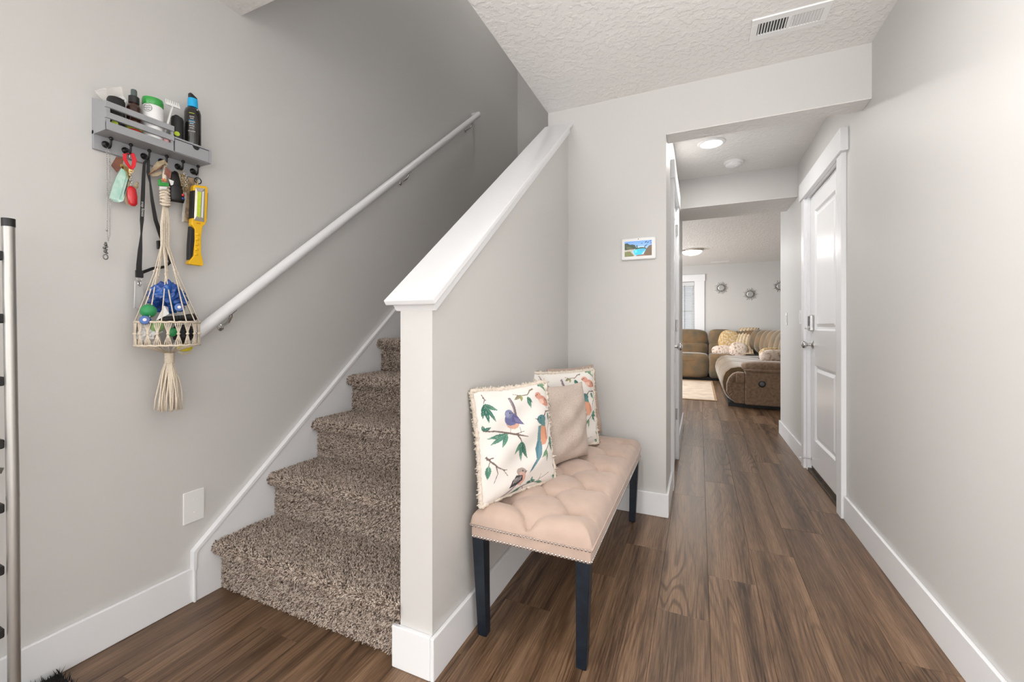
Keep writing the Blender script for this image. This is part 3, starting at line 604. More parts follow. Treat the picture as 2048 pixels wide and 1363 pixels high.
def cushion(label, pos, yaw, lean, w_, h, t, m, im=None, n=60, seed=0, fringe=True, group=None):
    c = thing('cushion', label, 'cushion', pos, (0, 0, 0), group)
    c.rotation_euler = (Matrix.Rotation(yaw, 3, 'Z') @ Matrix.Rotation(-lean, 3, 'X')).to_euler()
    me, uv = cushion_mesh(w_, h, t, n, seed=seed); me.transform(Matrix.Translation((0, 0, h/2))); me.materials.append(m)
    if im is not None:
        at = me.color_attributes.new('Col', 'FLOAT_COLOR', 'POINT'); c3 = np.ones((2*n*n, 4)); k = sample_img(im, uv[:, 0], uv[:, 1]); c3[:n*n, :3] = k; c3[n*n:, :3] = (.84, .79, .73); at.data.foreach_set('color', c3.reshape(-1))
    o = bpy.data.objects.new('cover', me); COL.objects.link(o); o.parent = c
    if fringe:     # soft ruched trim and its short tufts round the seam, too fine to pick apart
        g = np.random.default_rng(seed+50); bb = B(); loop = []; rad = []
        for e in range(4):
            for i in range(46):
                a = -1+2*i/46; pin = 1-.05*(1-a*a); x, z = [(a*w_/2, h/2*pin), (w_/2*pin, -a*h/2), (-a*w_/2, -h/2*pin), (-w_/2*pin, a*h/2)][e]
                loop.append((x*1.008+g.normal(0, .0012), g.normal(0, .0022), z*1.008+h/2+g.normal(0, .0012))); rad.append(.0062+.0032*g.random())
        bb.tube(loop, rad, 7, closed=True)
        for e in range(4):
            for i in range(120):
                a = -1+2*(i+g.random())/120; pin = 1-.05*(1-a*a)
                x, z, dx, dz = [(a*w_/2, h/2*pin, 0, 1), (w_/2*pin, a*h/2, 1, 0), (a*w_/2, -h/2*pin, 0, -1), (-w_/2*pin, a*h/2, -1, 0)][e]
                if e == 2: dz = -.3
                L_ = .009+.006*g.random(); tip = Vector((x+dx*L_+g.normal(0, .0025), g.normal(0, .006), z+dz*L_+g.normal(0, .0025)+h/2)); r = .0045
                s1 = Vector((-dz, 0, dx)).normalized()*r; p = Vector((x-dx*.003, 0, z-dz*.003+h/2))
                bb.add([p+s1, p-s1, p+Vector((0, .006, 0)), p-Vector((0, .006, 0)), tip+s1*.45, tip-s1*.45], [(0, 2, 4), (2, 1, 5), (2, 5, 4), (1, 3, 5), (3, 0, 4), (3, 4, 5), (0, 3, 1, 2)])
        fo = bb.obj('fringe', M_FRINGE, c, fixn=False, smooth=True); fo['kind'] = 'stuff'
    else:
        B().tube([(x*w_/2*.985, 0, h/2+z*h/2*.985) for x, z in ((-1, -1), (-.5, -.965), (0, -.95), (.5, -.965), (1, -1), (.965, -.5), (.95, 0), (.965, .5), (1, 1), (.5, .965), (0, .95), (-.5, .965), (-1, 1), (-.965, .5), (-.95, 0), (-.965, -.5))], .003, 6, closed=True).obj('seam', m if im is None else M_FRINGE, c, smooth=True)
    return c
BIRDS = bird_print()
cushion('square cream cushion with four painted birds and a fringe, foremost on the bench', (-.612, 1.452, .457), 1.174, .135, .385, .395, .10, M_PRINT, BIRDS, 210, 1)
cushion('small plain oat linen cushion between the two bird cushions', (-.545, 1.868, .459), 1.152, .109, .275, .352, .10, M_LINEN, None, 60, 2, fringe=False)
cushion('bird print cushion half hidden behind the plain linen cushion', (-.607, 2.066, .459), .93, .11, .385, .39, .095, M_PRINT, BIRDS, 130, 3)
cushion('plain beige cushion at the back of the bench behind the other cushions', (-.603, 2.285, .457), 1.15, .17, .40, .40, .09, M_BEIGEC, None, 60, 4, fringe=False)

# ------------------------------------------------------------------ tufted bench
BX0, BX1, BY0, BY1 = -.722, -.298, 1.262, 2.435
BN = thing('tufted_bench', 'beige button tufted bench with dark navy legs against the half wall', 'bench', ((BX0+BX1)/2, (BY0+BY1)/2, 0))
BTN = [(-.395, 1.385+.232*k) for k in range(5)]+[(-.515, 1.269+.232*k) for k in range(1, 5)]+[(-.515, 1.285)]+[(-.635, 1.385+.232*k) for k in range(5)]
nx, ny = 80, 220; xs = np.linspace(0, 1, nx); ys = np.linspace(0, 1, ny); Xn, Yn = np.meshgrid(xs, ys, indexing='ij')
Xw, Yw = BX0+Xn*(BX1-BX0), BY0+Yn*(BY1-BY0)
ed = np.minimum(np.minimum(Xw-BX0, BX1-Xw), np.minimum(Yw-BY0, BY1-Yw)); zt_ = .400+.052*(1-(1-np.clip(ed/.05, 0, 1))**2)**.5+.012*np.clip(ed/.15, 0, 1)
dm = np.min([np.hypot(Xw-bx, Yw-by) for bx, by in BTN], axis=0)
zt_ -= .040*np.exp(-(dm/.022)**1.25)
pairs = [(p, q) for i, p in enumerate(BTN) for q in BTN[i+1:] if .12 < math.hypot(p[0]-q[0], p[1]-q[1]) < .18]
for bx, by in BTN:
    if bx > -.45: pairs.append(((bx, by), (BX1, by-.015)))
    if bx < -.6: pairs.append(((bx, by), (BX0, by)))
pairs.append(((-.515, 1.285), (-.515, BY0)))
crease = np.full(Xw.shape, 9.)
for p, q in pairs:
    d = np.array(q)-np.array(p); t = np.clip(((Xw-p[0])*d[0]+(Yw-p[1])*d[1])/(d@d), 0, 1); crease = np.minimum(crease, np.hypot(Xw-p[0]-t*d[0], Yw-p[1]-t*d[1]))
zt_ -= .008*np.exp(-(crease/.0055)**1.5)*np.clip(ed/.03, 0, 1)+.007*np.exp(-(crease/.028)**2)*np.clip(ed/.05, 0, 1)
vs_ = [(Xw[i, j], Yw[i, j], zt_[i, j]) for i in range(nx) for j in range(ny)]
fs_ = [(i*ny+j, (i+1)*ny+j, (i+1)*ny+j+1, i*ny+j+1) for i in range(nx-1) for j in range(ny-1)]
rim = [(i, 0) for i in range(nx)]+[(nx-1, j) for j in range(1, ny)]+[(i, ny-1) for i in range(nx-2, -1, -1)]+[(0, j) for j in range(ny-2, 0, -1)]
n0 = len(vs_); vs_ += [(Xw[i, j], Yw[i, j], .392) for i, j in rim]; n_ = len(rim)
fs_ += [(rim[k][0]*ny+rim[k][1], n0+k, n0+(k+1) % n_, rim[(k+1) % n_][0]*ny+rim[(k+1) % n_][1]) for k in range(n_)]
fs_.append(tuple(range(n0, n0+n_)))
sc_ = B(); sc_.v = vs_; sc_.f = fs_; seat = sc_.obj('seat_cushion', M_SEAT, BN, smooth='angle')
for bx, by in BTN:
    i, j = round((bx-BX0)/(BX1-BX0)*(nx-1)), round((by-BY0)/(BY1-BY0)*(ny-1))
    B().lathe([(.009, -.004), (.010, .001), (.007, .0045), (.002, .0055)], (bx, by, zt_[i, j]), (0, 0, 1), 12).obj('button', M_SEAT, seat, smooth=True)
B().box(BX0+.003, BX1-.003, BY0+.003, BY1-.003, .350, .397).obj('seat_band', M_SEAT, BN, bevel=.004)
B().tube([(BX0, BY0, .397), (BX1, BY0, .397), (BX1, BY1, .397), (BX0, BY1, .397)], .003, 6, closed=True).obj('piping', M_SEAT, BN, smooth=True)
nb = B()
for z in (.392, .357):
    for k in range(35): nb.ball((BX0+.008+(BX1-BX0-.016)*k/34, BY0+.002, z), (.0047, .003, .0047), 6, 4)
    for k in range(96): nb.ball((BX1-.002, BY0+.008+(BY1-BY0-.016)*k/95, z), (.003, .0047, .0047), 6, 4)
nh = nb.obj('nail_heads', M_CHROME, BN, smooth=True); nh['kind'] = 'stuff'
for sx, sy in ((0, 0), (1, 0), (0, 1), (1, 1)):
    xt = BX0+.027 if sx == 0 else BX1-.03; yt = BY0+.027 if sy == 0 else BY1-.03
    xb_, yb_ = (xt+(.004 if sx == 0 else -.012), yt+(.018 if sy == 0 else -.004)); a, c = .0225, .0165
    B().add([(xb_-c, yb_-c, 0), (xb_+c, yb_-c, 0), (xb_+c, yb_+c, 0), (xb_-c, yb_+c, 0), (xt-a, yt-a, .352), (xt+a, yt-a, .352), (xt+a, yt+a, .352), (xt-a, yt+a, .352)],
            [(0, 1, 2, 3), (4, 5, 6, 7), (0, 1, 5, 4), (1, 2, 6, 5), (2, 3, 7, 6), (3, 0, 4, 7)]).obj('leg', M_LEG, BN, bevel=.002)

# ------------------------------------------------------------------ wall tablet
TB = thing('wall_tablet', 'small white framed tablet showing a blue lagoon on the hall wall', 'tablet', (-.322, YB, 1.528))
tx0, tx1, tz0, tz1 = -.419, -.226, 1.464, 1.592
B().box(tx0, tx1, YB-.016, YB, tz0, tz1).obj('frame', M_WHITEP, TB, bevel=.008, seg=3)
B().lathe([(.0025, 0), (.0025, .0006)], ((tx0+tx1)/2, YB-.016, tz1-.009), (0, -1, 0), 10).obj('lens', M_BLACKP, TB)
pw, phh = 88, 56; im = np.zeros((phh*10, pw*10, 3)); Hh, Ww = im.shape[:2]
yy = np.linspace(0, 1, Hh)[:, None]; im[:] = np.array([.12, .28, .68])*(1-yy[..., None])+np.array([.45, .62, .86])*yy[..., None]
Q = lambda pts: [(x*Ww, y*Hh) for x, y in pts]
fill_poly(im, ell(.5*Ww, .42*Hh, .3*Ww, .05*Hh), (.6, .72, .9), .6)
fill_poly(im, Q([(0, .12), (.1, .1), (.2, .22), (.28, .2), (.38, .25), (.42, .4), (.5, .45), (.62, .42), (.75, .45), (.8, .5), (.8, .58), (.4, .56), (0, .62)]), (.035, .06, .035))
fill_poly(im, Q([(.05, .3), (.2, .35), (.33, .5), (.1, .55)]), (.09, .10, .05)); fill_poly(im, Q([(.42, .35), (.47, .25), (.49, .45)]), (.02, .05, .04))
fill_poly(im, Q([(0, .56), (.3, .53), (.42, .52), (.3, .62), (.28, .72), (.4, .95), (.36, 1), (0, 1)]), (.42, .38, .33)); fill_poly(im, Q([(0, .68), (.2, .66), (.35, .95), (.3, 1), (0, 1)]), (.16, .17, .06))
fill_poly(im, Q([(.33, .62), (.45, .53), (.6, .52), (.78, .53), (.78, .62), (.68, .75), (.62, .92), (.4, .93), (.34, .75)]), (.03, .46, .60)); fill_poly(im, Q([(.55, .56), (.76, .55), (.72, .66), (.58, .68)]), (.08, .34, .62)); fill_poly(im, ell(.42*Ww, .68*Hh, .05*Ww, .09*Hh), (.12, .62, .66))
fill_poly(im, Q([(.74, 1), (.7, .88), (.8, .55), (.9, .35), (1, .3), (1, 1)]), (.14, .09, .05)); fill_poly(im, Q([(.4, 1), (.45, .93), (.7, .9), (.8, 1)]), (.24, .13, .09)); fill_poly(im, Q([(.72, .38), (.8, .28), (.86, .26), (.8, .36), (.74, .46)]), (.03, .10, .22))
for x, y in ((.8, .08), (.88, .12), (.95, .05), (.97, .2), (.84, .16), (.77, .12), (.64, .18)): fill_poly(im, ell(x*Ww, y*Hh, .025*Ww, .03*Hh), (.03, .07, .10))
me = bpy.data.meshes.new('screen'); sx0, sx1, sz0, sz1 = tx0+.020, tx1-.022, tz0+.021, tz1-.020
gx_, gz_ = np.meshgrid(np.linspace(0, 1, pw), np.linspace(0, 1, phh)); vv = [(sx0+(sx1-sx0)*a-(tx0+tx1)/2-.0+.0, -.0164, sz0+(sz1-sz0)*c-1.528) for a, c in zip(gx_.reshape(-1), gz_.reshape(-1))]
vv = [(v[0]+(tx0+tx1)/2+.322, v[1], v[2]) for v in vv]
me.from_pydata(vv, [], [(j*pw+i, j*pw+i+1, (j+1)*pw+i+1, (j+1)*pw+i) for j in range(phh-1) for i in range(pw-1)])
at = me.color_attributes.new('Col', 'FLOAT_COLOR', 'POINT'); c3 = np.ones((pw*phh, 4)); c3[:, :3] = sample_img(im, gx_.reshape(-1), 1-gz_.reshape(-1)); at.data.foreach_set('color', c3.reshape(-1)); me.materials.append(M_SCREEN)
o = bpy.data.objects.new('screen', me); COL.objects.link(o); o.parent = TB

# ------------------------------------------------------------------ tube ladder at the left edge
LD = thing('stepladder', 'tall silver tube ladder with black treads standing by the left wall', 'ladder', (-1.615, .28, 0))
for dy in (0, -.44):
    pole = B().tube([(-1.611, .464+dy, .02), (-1.614, .462+dy, .640), (-1.624, .457+dy, 1.335)], .0118, 20).obj('side_pole', M_ALU, LD, smooth='angle')
    B().tube([(-1.614, .462+dy, .634), (-1.614, .462+dy, .644)], .0122, 20).obj('collar', M_ALU, pole, smooth='angle')
    B().tube([(-1.624, .457+dy, 1.333), (-1.6242, .4568+dy, 1.354)], .0126, 20).obj('end_cap', M_BLACKP, pole, smooth='angle')
    B().tube([(-1.611, .464+dy, 0), (-1.611, .464+dy, .03)], .0165, 16).obj('rubber_foot', M_BLACKP, pole, smooth='angle')
for z in (1.258, 1.098, .938, .778, .614, .456, .296, .136):
    tr = B().box(-1.668, -1.618, .034, .450, z-.013, z+.011).obj('tread', M_BLACKP, LD, bevel=.004)
B().tube([(-1.64, .452, .705), (-1.67, .36, .735), (-1.69, .22, .745), (-1.68, .09, .735), (-1.64, .02, .705)], .008, 10).obj('brace', M_ALU, LD, smooth=True)
MT = thing('shag_mat', 'black shag mat corner on the floor at the foot of the left wall', 'mat', (-1.70, .50, 0))
g = np.random.default_rng(5); mb = B(); cx, cy, rr = -1.73, .545, .07
pl = [(-1.795, .2), (-1.62, .2), (-1.62, .53)]+[(-1.69+.07*math.cos(a), .53+.075*math.sin(a)) for a in arc(7, 0, PI/2)]+[(-1.795, .605)]
mb.prism(pl, .001, .014, 'z'); mb.obj('backing', M_MATF, MT)
fb = B()
for i in range(1500):
    x, y = -1.795+.175*g.random(), .3+.31*g.random()
    if x > -1.69 and y > .53 and math.hypot((x+1.69)/.07, (y-.53)/.075) > 1: continue
    tip = Vector((x+g.normal(0, .007), y+g.normal(0, .007), .026+.01*g.random())); p = Vector((x, y, .012)); r = .0018
    fb.add([p+Vector((r, 0, 0)), p+Vector((-r*.5, r, 0)), p+Vector((-r*.5, -r, 0)), tip], [(0, 1, 3), (1, 2, 3), (2, 0, 3)])
fo = fb.obj('pile', M_MATF, MT, fixn=False); fo['kind'] = 'stuff'

# ------------------------------------------------------------------ wall organiser and what stands in it
XB, XF = XL+.012, XL+.092
OG = thing('wall_organizer', 'grey painted wooden organizer shelf with hooks on the left wall', 'wall shelf', (XL, .855, 1.74))
oy0, oy1, oyd = .695, 1.012, .884; oz = 1.708
B().box(XL, XB, oy0, oy1, 1.660, 1.722).obj('back_board', M_GREY, OG, bevel=.0015)
B().prism([(XL, oz), (XF-.006, oz), (XF-.006, 1.796), (XL, 1.829)], oy0, oy0+.008, 'y').obj('side_panel', M_GREY, OG, bevel=.001)
B().prism([(XL, oz), (XF-.006, oz), (XF-.006, 1.758), (XL, 1.768)], oy1-.008, oy1, 'y').obj('side_panel', M_GREY, OG, bevel=.001)
B().box(XL, XF-.006, oy0+.008, oy1-.008, oz, oz+.006).obj('bottom_board', M_GREY, OG, bevel=.001)
B().box(XL, XF-.006, oyd-.006, oyd+.002, oz+.006, 1.762).obj('divider', M_GREY, OG, bevel=.001)
B().box(XL, XF+.001, oyd+.002, oy1, 1.757, 1.763).obj('drawer_top', M_GREY, OG, bevel=.001)
for za, zb_ in ((oz, 1.735), (1.7445, 1.7635), (1.7785, 1.798)):
    B().box(XF-.006, XF+(0 if za == oz else .004), oy0-(0 if za == oz else .003), oyd-(.0 if za < 1.74 else .0), za, zb_).obj('slat', M_GREY, OG, bevel=.001)
B().box(XF-.0062, XF-.0002, oy0, oy0+.010, oz, 1.797).obj('slat_post', M_GREY, OG)
B().box(XF-.0062, XF-.0002, oyd-.008, oyd-.0005, oz, 1.78).obj('slat_post', M_GREY, OG)
dr = B(); yc = .958; rr_ = .0125
pts = [(oyd+.004, oz+.002), (oy1-.010, oz+.002), (oy1-.010, 1.754), (yc+rr_, 1.754)]+[(yc+rr_*math.cos(a), 1.754-rr_*math.sin(a)) for a in arc(9, 0, PI)[1:-1]]+[(yc-rr_, 1.754), (oyd+.004, 1.754)]
dr.prism(pts, XF-.006, XF).obj('drawer', M_GREY, OG)
B().box(XF-.03, XF-.0065, oyd+.004, oy1-.01, oz+.007, 1.7565).obj('drawer_dark_fill', M_DARK, OG)  # near-black block behind the notch, painted for the shade inside
B().box(XF-.006, XF+.001, oy1-.009, oy1, oz, 1.757).obj('drawer_stile', M_GREY, OG, bevel=.001)
HY = [.726, .779, .832, .885, .938, .990]
for y in HY:
    hk = B().lathe([(.0115, 0), (.0115, .002), (.008, .005), (.005, .009)], (XB, y, 1.684), (1, 0, 0), 16)
    hk.tube([(XB+.004, y, 1.684), (XB+.012, y, 1.674), (XB+.022, y, 1.668), (XB+.030, y, 1.673), (XB+.033, y, 1.684), (XB+.034, y, 1.694)], [.0045, .004, .0035, .0033, .003, .0028], 8).ball((XB+.034, y, 1.698), .0062, 10, 8)
    hk.obj('hook', M_BLACKM, OG, smooth='angle')
XH_ = XB+.022    # where things hang on the hooks (x)

def dispenser(y, z, r, h, label):
    t = thing('bag_dispenser', label, 'dispenser', (-1.768, y, z))
    B().lathe([(r*.92, 0), (r, .004), (r, h*.42), (r*1.02, h*.425), (r*1.02, h*.44), (r, h*.445), (r, h-.008), (r*.86, h)], (-1.768, y, z), (0, 0, 1), 24).obj('case', M_BLACKP, t, smooth='angle')
    B().tube([(-1.768+.0, y+.010*math.cos(a), z+h+.008*math.sin(a)) for a in arc(9, 0, PI)], .002, 8).obj('strap_loop', M_BLACKP, t, smooth=True)
    B().lathe([(.0085, 0), (.0085, .0025), (.006, .004)], (-1.768+r*.83, y-r*.48, z+h*.24), (.86, -.5, 0), 14).obj('dot', M_PGRN, t, smooth='angle')
    return t
dispenser(.735, oz+.006, .023, .118, 'black bag dispenser cylinder with a lime dot at the left end of the shelf')
dispenser(.914, 1.763, .019, .088, 'black bag dispenser cylinder with a lime dot beside the tall black bottle')
t = thing('spray_bottle', 'dark amber spray bottle with a black cap between the jar and the black cylinder', 'bottle', (-1.765, .782, oz+.006)); z = oz+.006
B().lathe([(.019, 0), (.0205, .004), (.0205, .105), (.017, .117), (.011, .122), (.011, .126)], (-1.765, .782, z), (0, 0, 1), 24).obj('body', M_AMBER, t, smooth='angle')
B().lathe([(.0145, .124), (.0145, .146), (.012, .148)], (-1.765, .782, z), (0, 0, 1), 24).obj('cap', M_BLACKP, t, smooth='angle')
B().lathe([(.0085, .148), (.0085, .168), (.007, .171)], (-1.765, .782, z), (0, 0, 1), 16).obj('sprayer', mat('smoky_plastic', (.10, .13, .13), .15, bump=(50, .02, .001)), t, smooth='angle')
B().lathe([(.0208, .032), (.0209, .033), (.0209, .040), (.0208, .041)], (-1.765, .782, z), (0, 0, 1), 24).obj('label_band', M_PGRN, t, smooth='angle')
B().lathe([(.0208, .012), (.0209, .013), (.0209, .030), (.0208, .031)], (-1.765, .782, z), (0, 0, 1), 24).obj('label_band', M_REDF, t, smooth='angle')['label'] = 'red label band'
t = thing('lidded_jar', 'white jar with a glossy green lid in the middle of the shelf', 'jar', (-1.764, .836, oz+.006))
B().lathe([(.027, 0), (.029, .004), (.029, .135), (.026, .139)], (-1.764, .836, z), (0, 0, 1), 30).obj('body', M_WHITEP, t, smooth='angle')
B().lathe([(.0290, .1385), (.0298, .140), (.0298, .157), (.0285, .163), (.020, .166)], (-1.764, .836, z), (0, 0, 1), 30).obj('lid', M_GRNLID, t, smooth='angle')
lg = B(); ang0 = -.95; R_ = .0292
def onjar(da, zz): a = ang0+da; return (-1.764+R_*math.cos(a), .836+R_*math.sin(a), z+zz)
lg.tube([onjar(.42*math.cos(a), .122+.0125*math.sin(a)) for a in arc(25, 0, 2*PI)[:-1]], .0007, 5, closed=True)
for zz, w_ in ((.128, .24), (.122, .33), (.116, .22)): lg.tube([onjar(x, zz) for x in arc(7, -w_, w_)], .0009, 5)
lg.obj('round_logo', M_BLACKP, t, smooth=True)
t = thing('pink_tube', 'small pink tube lying behind the lower slat of the shelf', 'tube', (-1.747, .868, 1.745))
B().tube([(-1.747, .866, 1.717), (-1.746, .868, 1.75), (-1.746, .869, 1.762)], [.009, .009, .006], 14).obj('tube_body', mat('pink_plastic', (.80, .42, .42), .4, bump=(60, .02, .001)), t, smooth='angle')
t = thing('grooming_rake', 'white toothed grooming rake standing between the jar and the black cylinder', 'comb', (-1.755, .885, 1.77))
a0, a1 = Vector((-1.757, 0.871, 1.882)), Vector((-1.757, 0.916, 1.885)); n_ = Vector((0, -(a1-a0).z, (a1-a0).y)).normalized(); hd = B(); U_ = (a1-a0)
hd.add([p+Vector((dx, 0, 0)) for dx in (-.003, .003) for p in (a0-n_*.004, a1-n_*.004, a1+n_*.005, a0+n_*.005)], [(0, 1, 2, 3), (4, 5, 6, 7), (0, 1, 5, 4), (1, 2, 6, 5), (2, 3, 7, 6), (3, 0, 4, 7)])
hd.obj('head', M_WHITEP, t)
tb = B()
for k in range(7): p = a0+U_*(k+.3)/6.6; tb.tube([p+n_*.003, p+n_*.016], [.0021, .0012], 6)
tb.obj('teeth', M_WHITEP, t, smooth='angle')
mid = (a0+a1)/2
B().tube([mid-n_*.002, Vector((-1.757, 0.887, 1.853)), Vector((-1.757, 0.879, 1.817)), Vector((-1.757, 0.869, 1.773))], [.0035, .0030, .0042, .004], 10).obj('handle', M_WHITEP, t, smooth=True)
t = thing('pump_bottle', 'tall black bottle with a bright blue collar on the right end of the shelf', 'bottle', (-1.768, .966, 1.763)); z2 = 1.763; c_ = (-1.768, .966, z2)
B().lathe([(.0245, 0), (.0265, .004), (.0265, .125), (.0235, .140), (.015, .147), (.013, .150)], c_, (0, 0, 1), 30).obj('body', mat('gloss_black_bottle', (.012, .010, .009), .15, coat=.5, bump=(40, .02, .001)), t, smooth='angle')
B().lathe([(.0165, .149), (.0165, .166), (.0155, .182)], c_, (0, 0, 1), 24).obj('collar', M_CYAN, t, smooth='angle')
B().prism([(-.013, 0), (.013, 0), (.013, .008), (-.006, .019), (-.013, .019)], -.008, .008).obj('pump_head', M_BLACKP, t, bevel=.003)
t.children[-1].data.transform(Matrix.Translation(Vector(c_)+Vector((0, 0, .182))))
def onbot(da, zz): a = -.62+da; return (-1.768+.0267*math.cos(a), .966+.0267*math.sin(a), z2+zz)
for nm, m_, rows_ in (('print', M_WTXT, ((.105, .25), (.098, .18), (.086, .32), (.078, .2), (.07, .28), (.062, .2), (.05, .42))), ('print', M_CYAN, ((.091, .3), (.081, .22))), ('print', M_PGRN, ((.118, .3),))):
    pb = B()
    for zz, w_ in rows_: [pb.strap([onbot(x, zz), onbot(x+.045, zz)], .0024, .0003, (0, 0, 1)) for x in np.arange(-w_, w_, .07)]
    pb.obj(nm, m_, t)
t = thing('plastic_pouch', 'clear plastic pouch sticking out at the left end of the shelf', 'bag', (-1.79, .72, 1.83))
pv = [Vector((-1.790, 0.691, 1.840)), Vector((-1.760, 0.706, 1.848)), Vector((-1.745, 0.736, 1.863)), Vector((-1.750, 0.746, 1.846)), Vector((-1.775, 0.738, 1.821)), Vector((-1.790, 0.718, 1.816))]
b = B(); n_ = Vector((.008, 0, .004)); b.add([v-n_*.3 for v in pv]+[v+n_*(.3+.7*random.random()) for v in pv], [(0, 1, 2, 3, 4, 5), (6, 7, 8, 9, 10, 11)]+[(i, (i+1) % 6, 6+(i+1) % 6, 6+i) for i in range(6)])
b.obj('film', M_CLEAR, t); b = B(); b.tube(pv[:4], .0012, 6).obj('sealed_edge', M_FILM, t, smooth=True)
t = thing('paper_tag', 'small white printed tag leaning behind the spray bottle cap', 'tag', (-1.76, .757, 1.83))
q = [Vector((-1.772, 0.739, 1.849)), Vector((-1.772, 0.749, 1.861)), Vector((-1.772, 0.766, 1.841)), Vector((-1.772, 0.755, 1.825))]
b = B(); b.add(q+[v+Vector((.001, 0, 0)) for v in q], [(0, 1, 2, 3), (4, 5, 6, 7), (0, 1, 5, 4), (1, 2, 6, 5), (2, 3, 7, 6), (3, 0, 4, 7)]).obj('card', M_WHITEP, t)
b = B()
for i in range(4): p = q[3].lerp(q[2], .2+.18*i).lerp(q[0], .25)+Vector((.0012, 0, 0)); b.box(p.x-.0002, p.x+.0003, p.y-.001, p.y+.0012, p.z-.0015, p.z+.0012)
b.obj('print', M_BLACKP, t)

# ------------------------------------------------------------------ things hanging from the hooks
def links(b, pts, r=.0022, w_=.0005, step=.0035):     # a fine chain along pts
    pts = [Vector(p) for p in pts]; k = 0
    for i in range(len(pts)-1):
        L_ = (pts[i+1]-pts[i]).length; n = max(1, int(L_/step)); d = (pts[i+1]-pts[i]).normalized()
        for j in range(n):
            c = pts[i].lerp(pts[i+1], (j+.5)/n); u = Vector((1, 0, 0)) if k % 2 else d.cross(Vector((1, 0, 0))).normalized(); k += 1
            b.tube([c+d*math.cos(a)*r*1.25+u*math.sin(a)*r for a in arc(7, 0, 2*PI)[:-1]], w_, 4, closed=True)
    return b
NL = thing('chain_necklace', 'thin silver chain with beads hanging from the first hook', 'necklace', (XH_, .726, 1.67))
b = B(); links(b, [(-1.789, 0.720, 1.657), (-1.787, 0.721, 1.494), (-1.787, 0.720, 1.398), (-1.787, 0.722, 1.362)]); links(b, [(-1.787, 0.726, 1.658), (-1.786, 0.727, 1.496), (-1.786, 0.726, 1.380), (-1.787, 0.722, 1.356)])
links(b, [(-1.789, 0.720, 1.657), (XH_, .726, 1.6725), (-1.787, 0.726, 1.658)])
ch = b.obj('chain', M_CHROME, NL, smooth=True); ch['kind'] = 'stuff'
b = B()
for k, (px_, py_) in enumerate(((0, 0), (0, .006), (.003, .012), (-.003, .017), (.002, .022), (-.001, .028), (.003, .033))): b.ball((-1.786, .7155+px_, 1.352-py_), .0034+.0012*(k % 2), 10, 8)
b.tube([(-1.786, .7155+.006*math.cos(a), 1.306+.008*math.sin(a)) for a in arc(13, 0, 2*PI)[:-1]], .0018, 6, closed=True).obj('bead_pendant', mat('dark_silver', (.20, .20, .20), .3, 1., bump=(80, .05, .001)), NL, smooth=True)
B().ball((-1.786, 0.718, 1.395), .0035, 10, 8).obj('clasp_bead', M_CHROME, NL, smooth=True)

def ring(b, c, r, w_, ax='x', seg=24):
    c = Vector(c); U_, V_ = {'x': (Vector((0, 1, 0)), Vector((0, 0, 1))), 'y': (Vector((1, 0, 0)), Vector((0, 0, 1))), 'z': (Vector((1, 0, 0)), Vector((0, 1, 0)))}[ax]
    return b.tube([c+U_*math.cos(a)*r+V_*math.sin(a)*r for a in arc(seg+1, 0, 2*PI)[:-1]], w_, 6, closed=True)
def flat_poly(pts, th, x=None):      # thin plate from points facing the room
    pts = [Vector(p) for p in pts]; n = len(pts); b = B(); o = Vector((th, 0, 0))
    return b.add(pts+[p+o for p in pts], [tuple(range(n)), tuple(range(n, 2*n))]+[(i, (i+1) % n, n+(i+1) % n, n+i) for i in range(n)])
KY = thing('key_bunch', 'bunch of keys with a red strap, mint wristlet and brown tag on the second hook', 'keys', (XH_, .779, 1.67))
b = B(); ring(b, (XH_-.002, .776, 1.660), .013, .0012, 'y'); b.obj('split_ring', M_CHROME, KY, smooth=True)
B().strap([(XH_+.001, .779, 1.671), (-1.783, 0.765, 1.663), (-1.782, 0.764, 1.645), (-1.782, 0.772, 1.631), (-1.782, 0.781, 1.617)], [.009, .011, .012, .011, .009], .0022, (1, .4, 0)).obj('red_strap', M_REDF, KY, smooth='angle')
B().strap([(XH_+.002, .781, 1.672), (-1.778, 0.784, 1.669), (-1.777, 0.789, 1.650), (-1.777, 0.786, 1.628), (-1.779, 0.781, 1.617)], [.009, .011, .012, .011, .009], .0022, (1, .8, 0)).obj('red_strap', M_REDF, KY, smooth='angle')
flat_poly([(-1.796, 0.747, 1.649), (-1.790, 0.764, 1.648), (-1.790, 0.760, 1.623), (-1.796, 0.749, 1.596), (-1.798, 0.734, 1.615)], .004).obj('leather_tag', M_BRN, KY, bevel=.001)
B().strap([(-1.788, 0.765, 1.612), (-1.786, 0.756, 1.580), (-1.784, 0.744, 1.537), (-1.783, 0.737, 1.502), (-1.783, 0.743, 1.495), (-1.786, 0.750, 1.506), (-1.788, 0.759, 1.539), (-1.789, 0.771, 1.594)], [.014, .022, .025, .025, .025, .024, .022, .014], .0018, (0, 1, .25)).obj('mint_wristlet', M_MINT, KY, smooth='angle')
B().strap([(-1.790, 0.778, 1.600), (-1.789, 0.769, 1.556), (-1.788, 0.758, 1.508), (-1.788, 0.755, 1.501)], [.006, .008, .009, .008], .0018, (.5, 1, .2)).obj('black_wristlet_back', M_LYARD, KY, smooth='angle')
B().strap([(-1.792, 0.780, 1.597), (-1.790, 0.775, 1.544), (-1.789, 0.772, 1.505), (-1.788, 0.777, 1.495)], [.009, .011, .012, .010], .002, (0, 1, .1)).obj('tan_strap', M_TAN, KY, smooth='angle')
kb = B().prism([(-.006, -.006), (.006, -.006), (.007, .004), (.003, .009), (-.003, .009), (-.007, .004)], -.001, .001).box(-.001, .001, -.003, .003, -.03, -.005).obj('key', M_GOLD, KY, bevel=.0005)
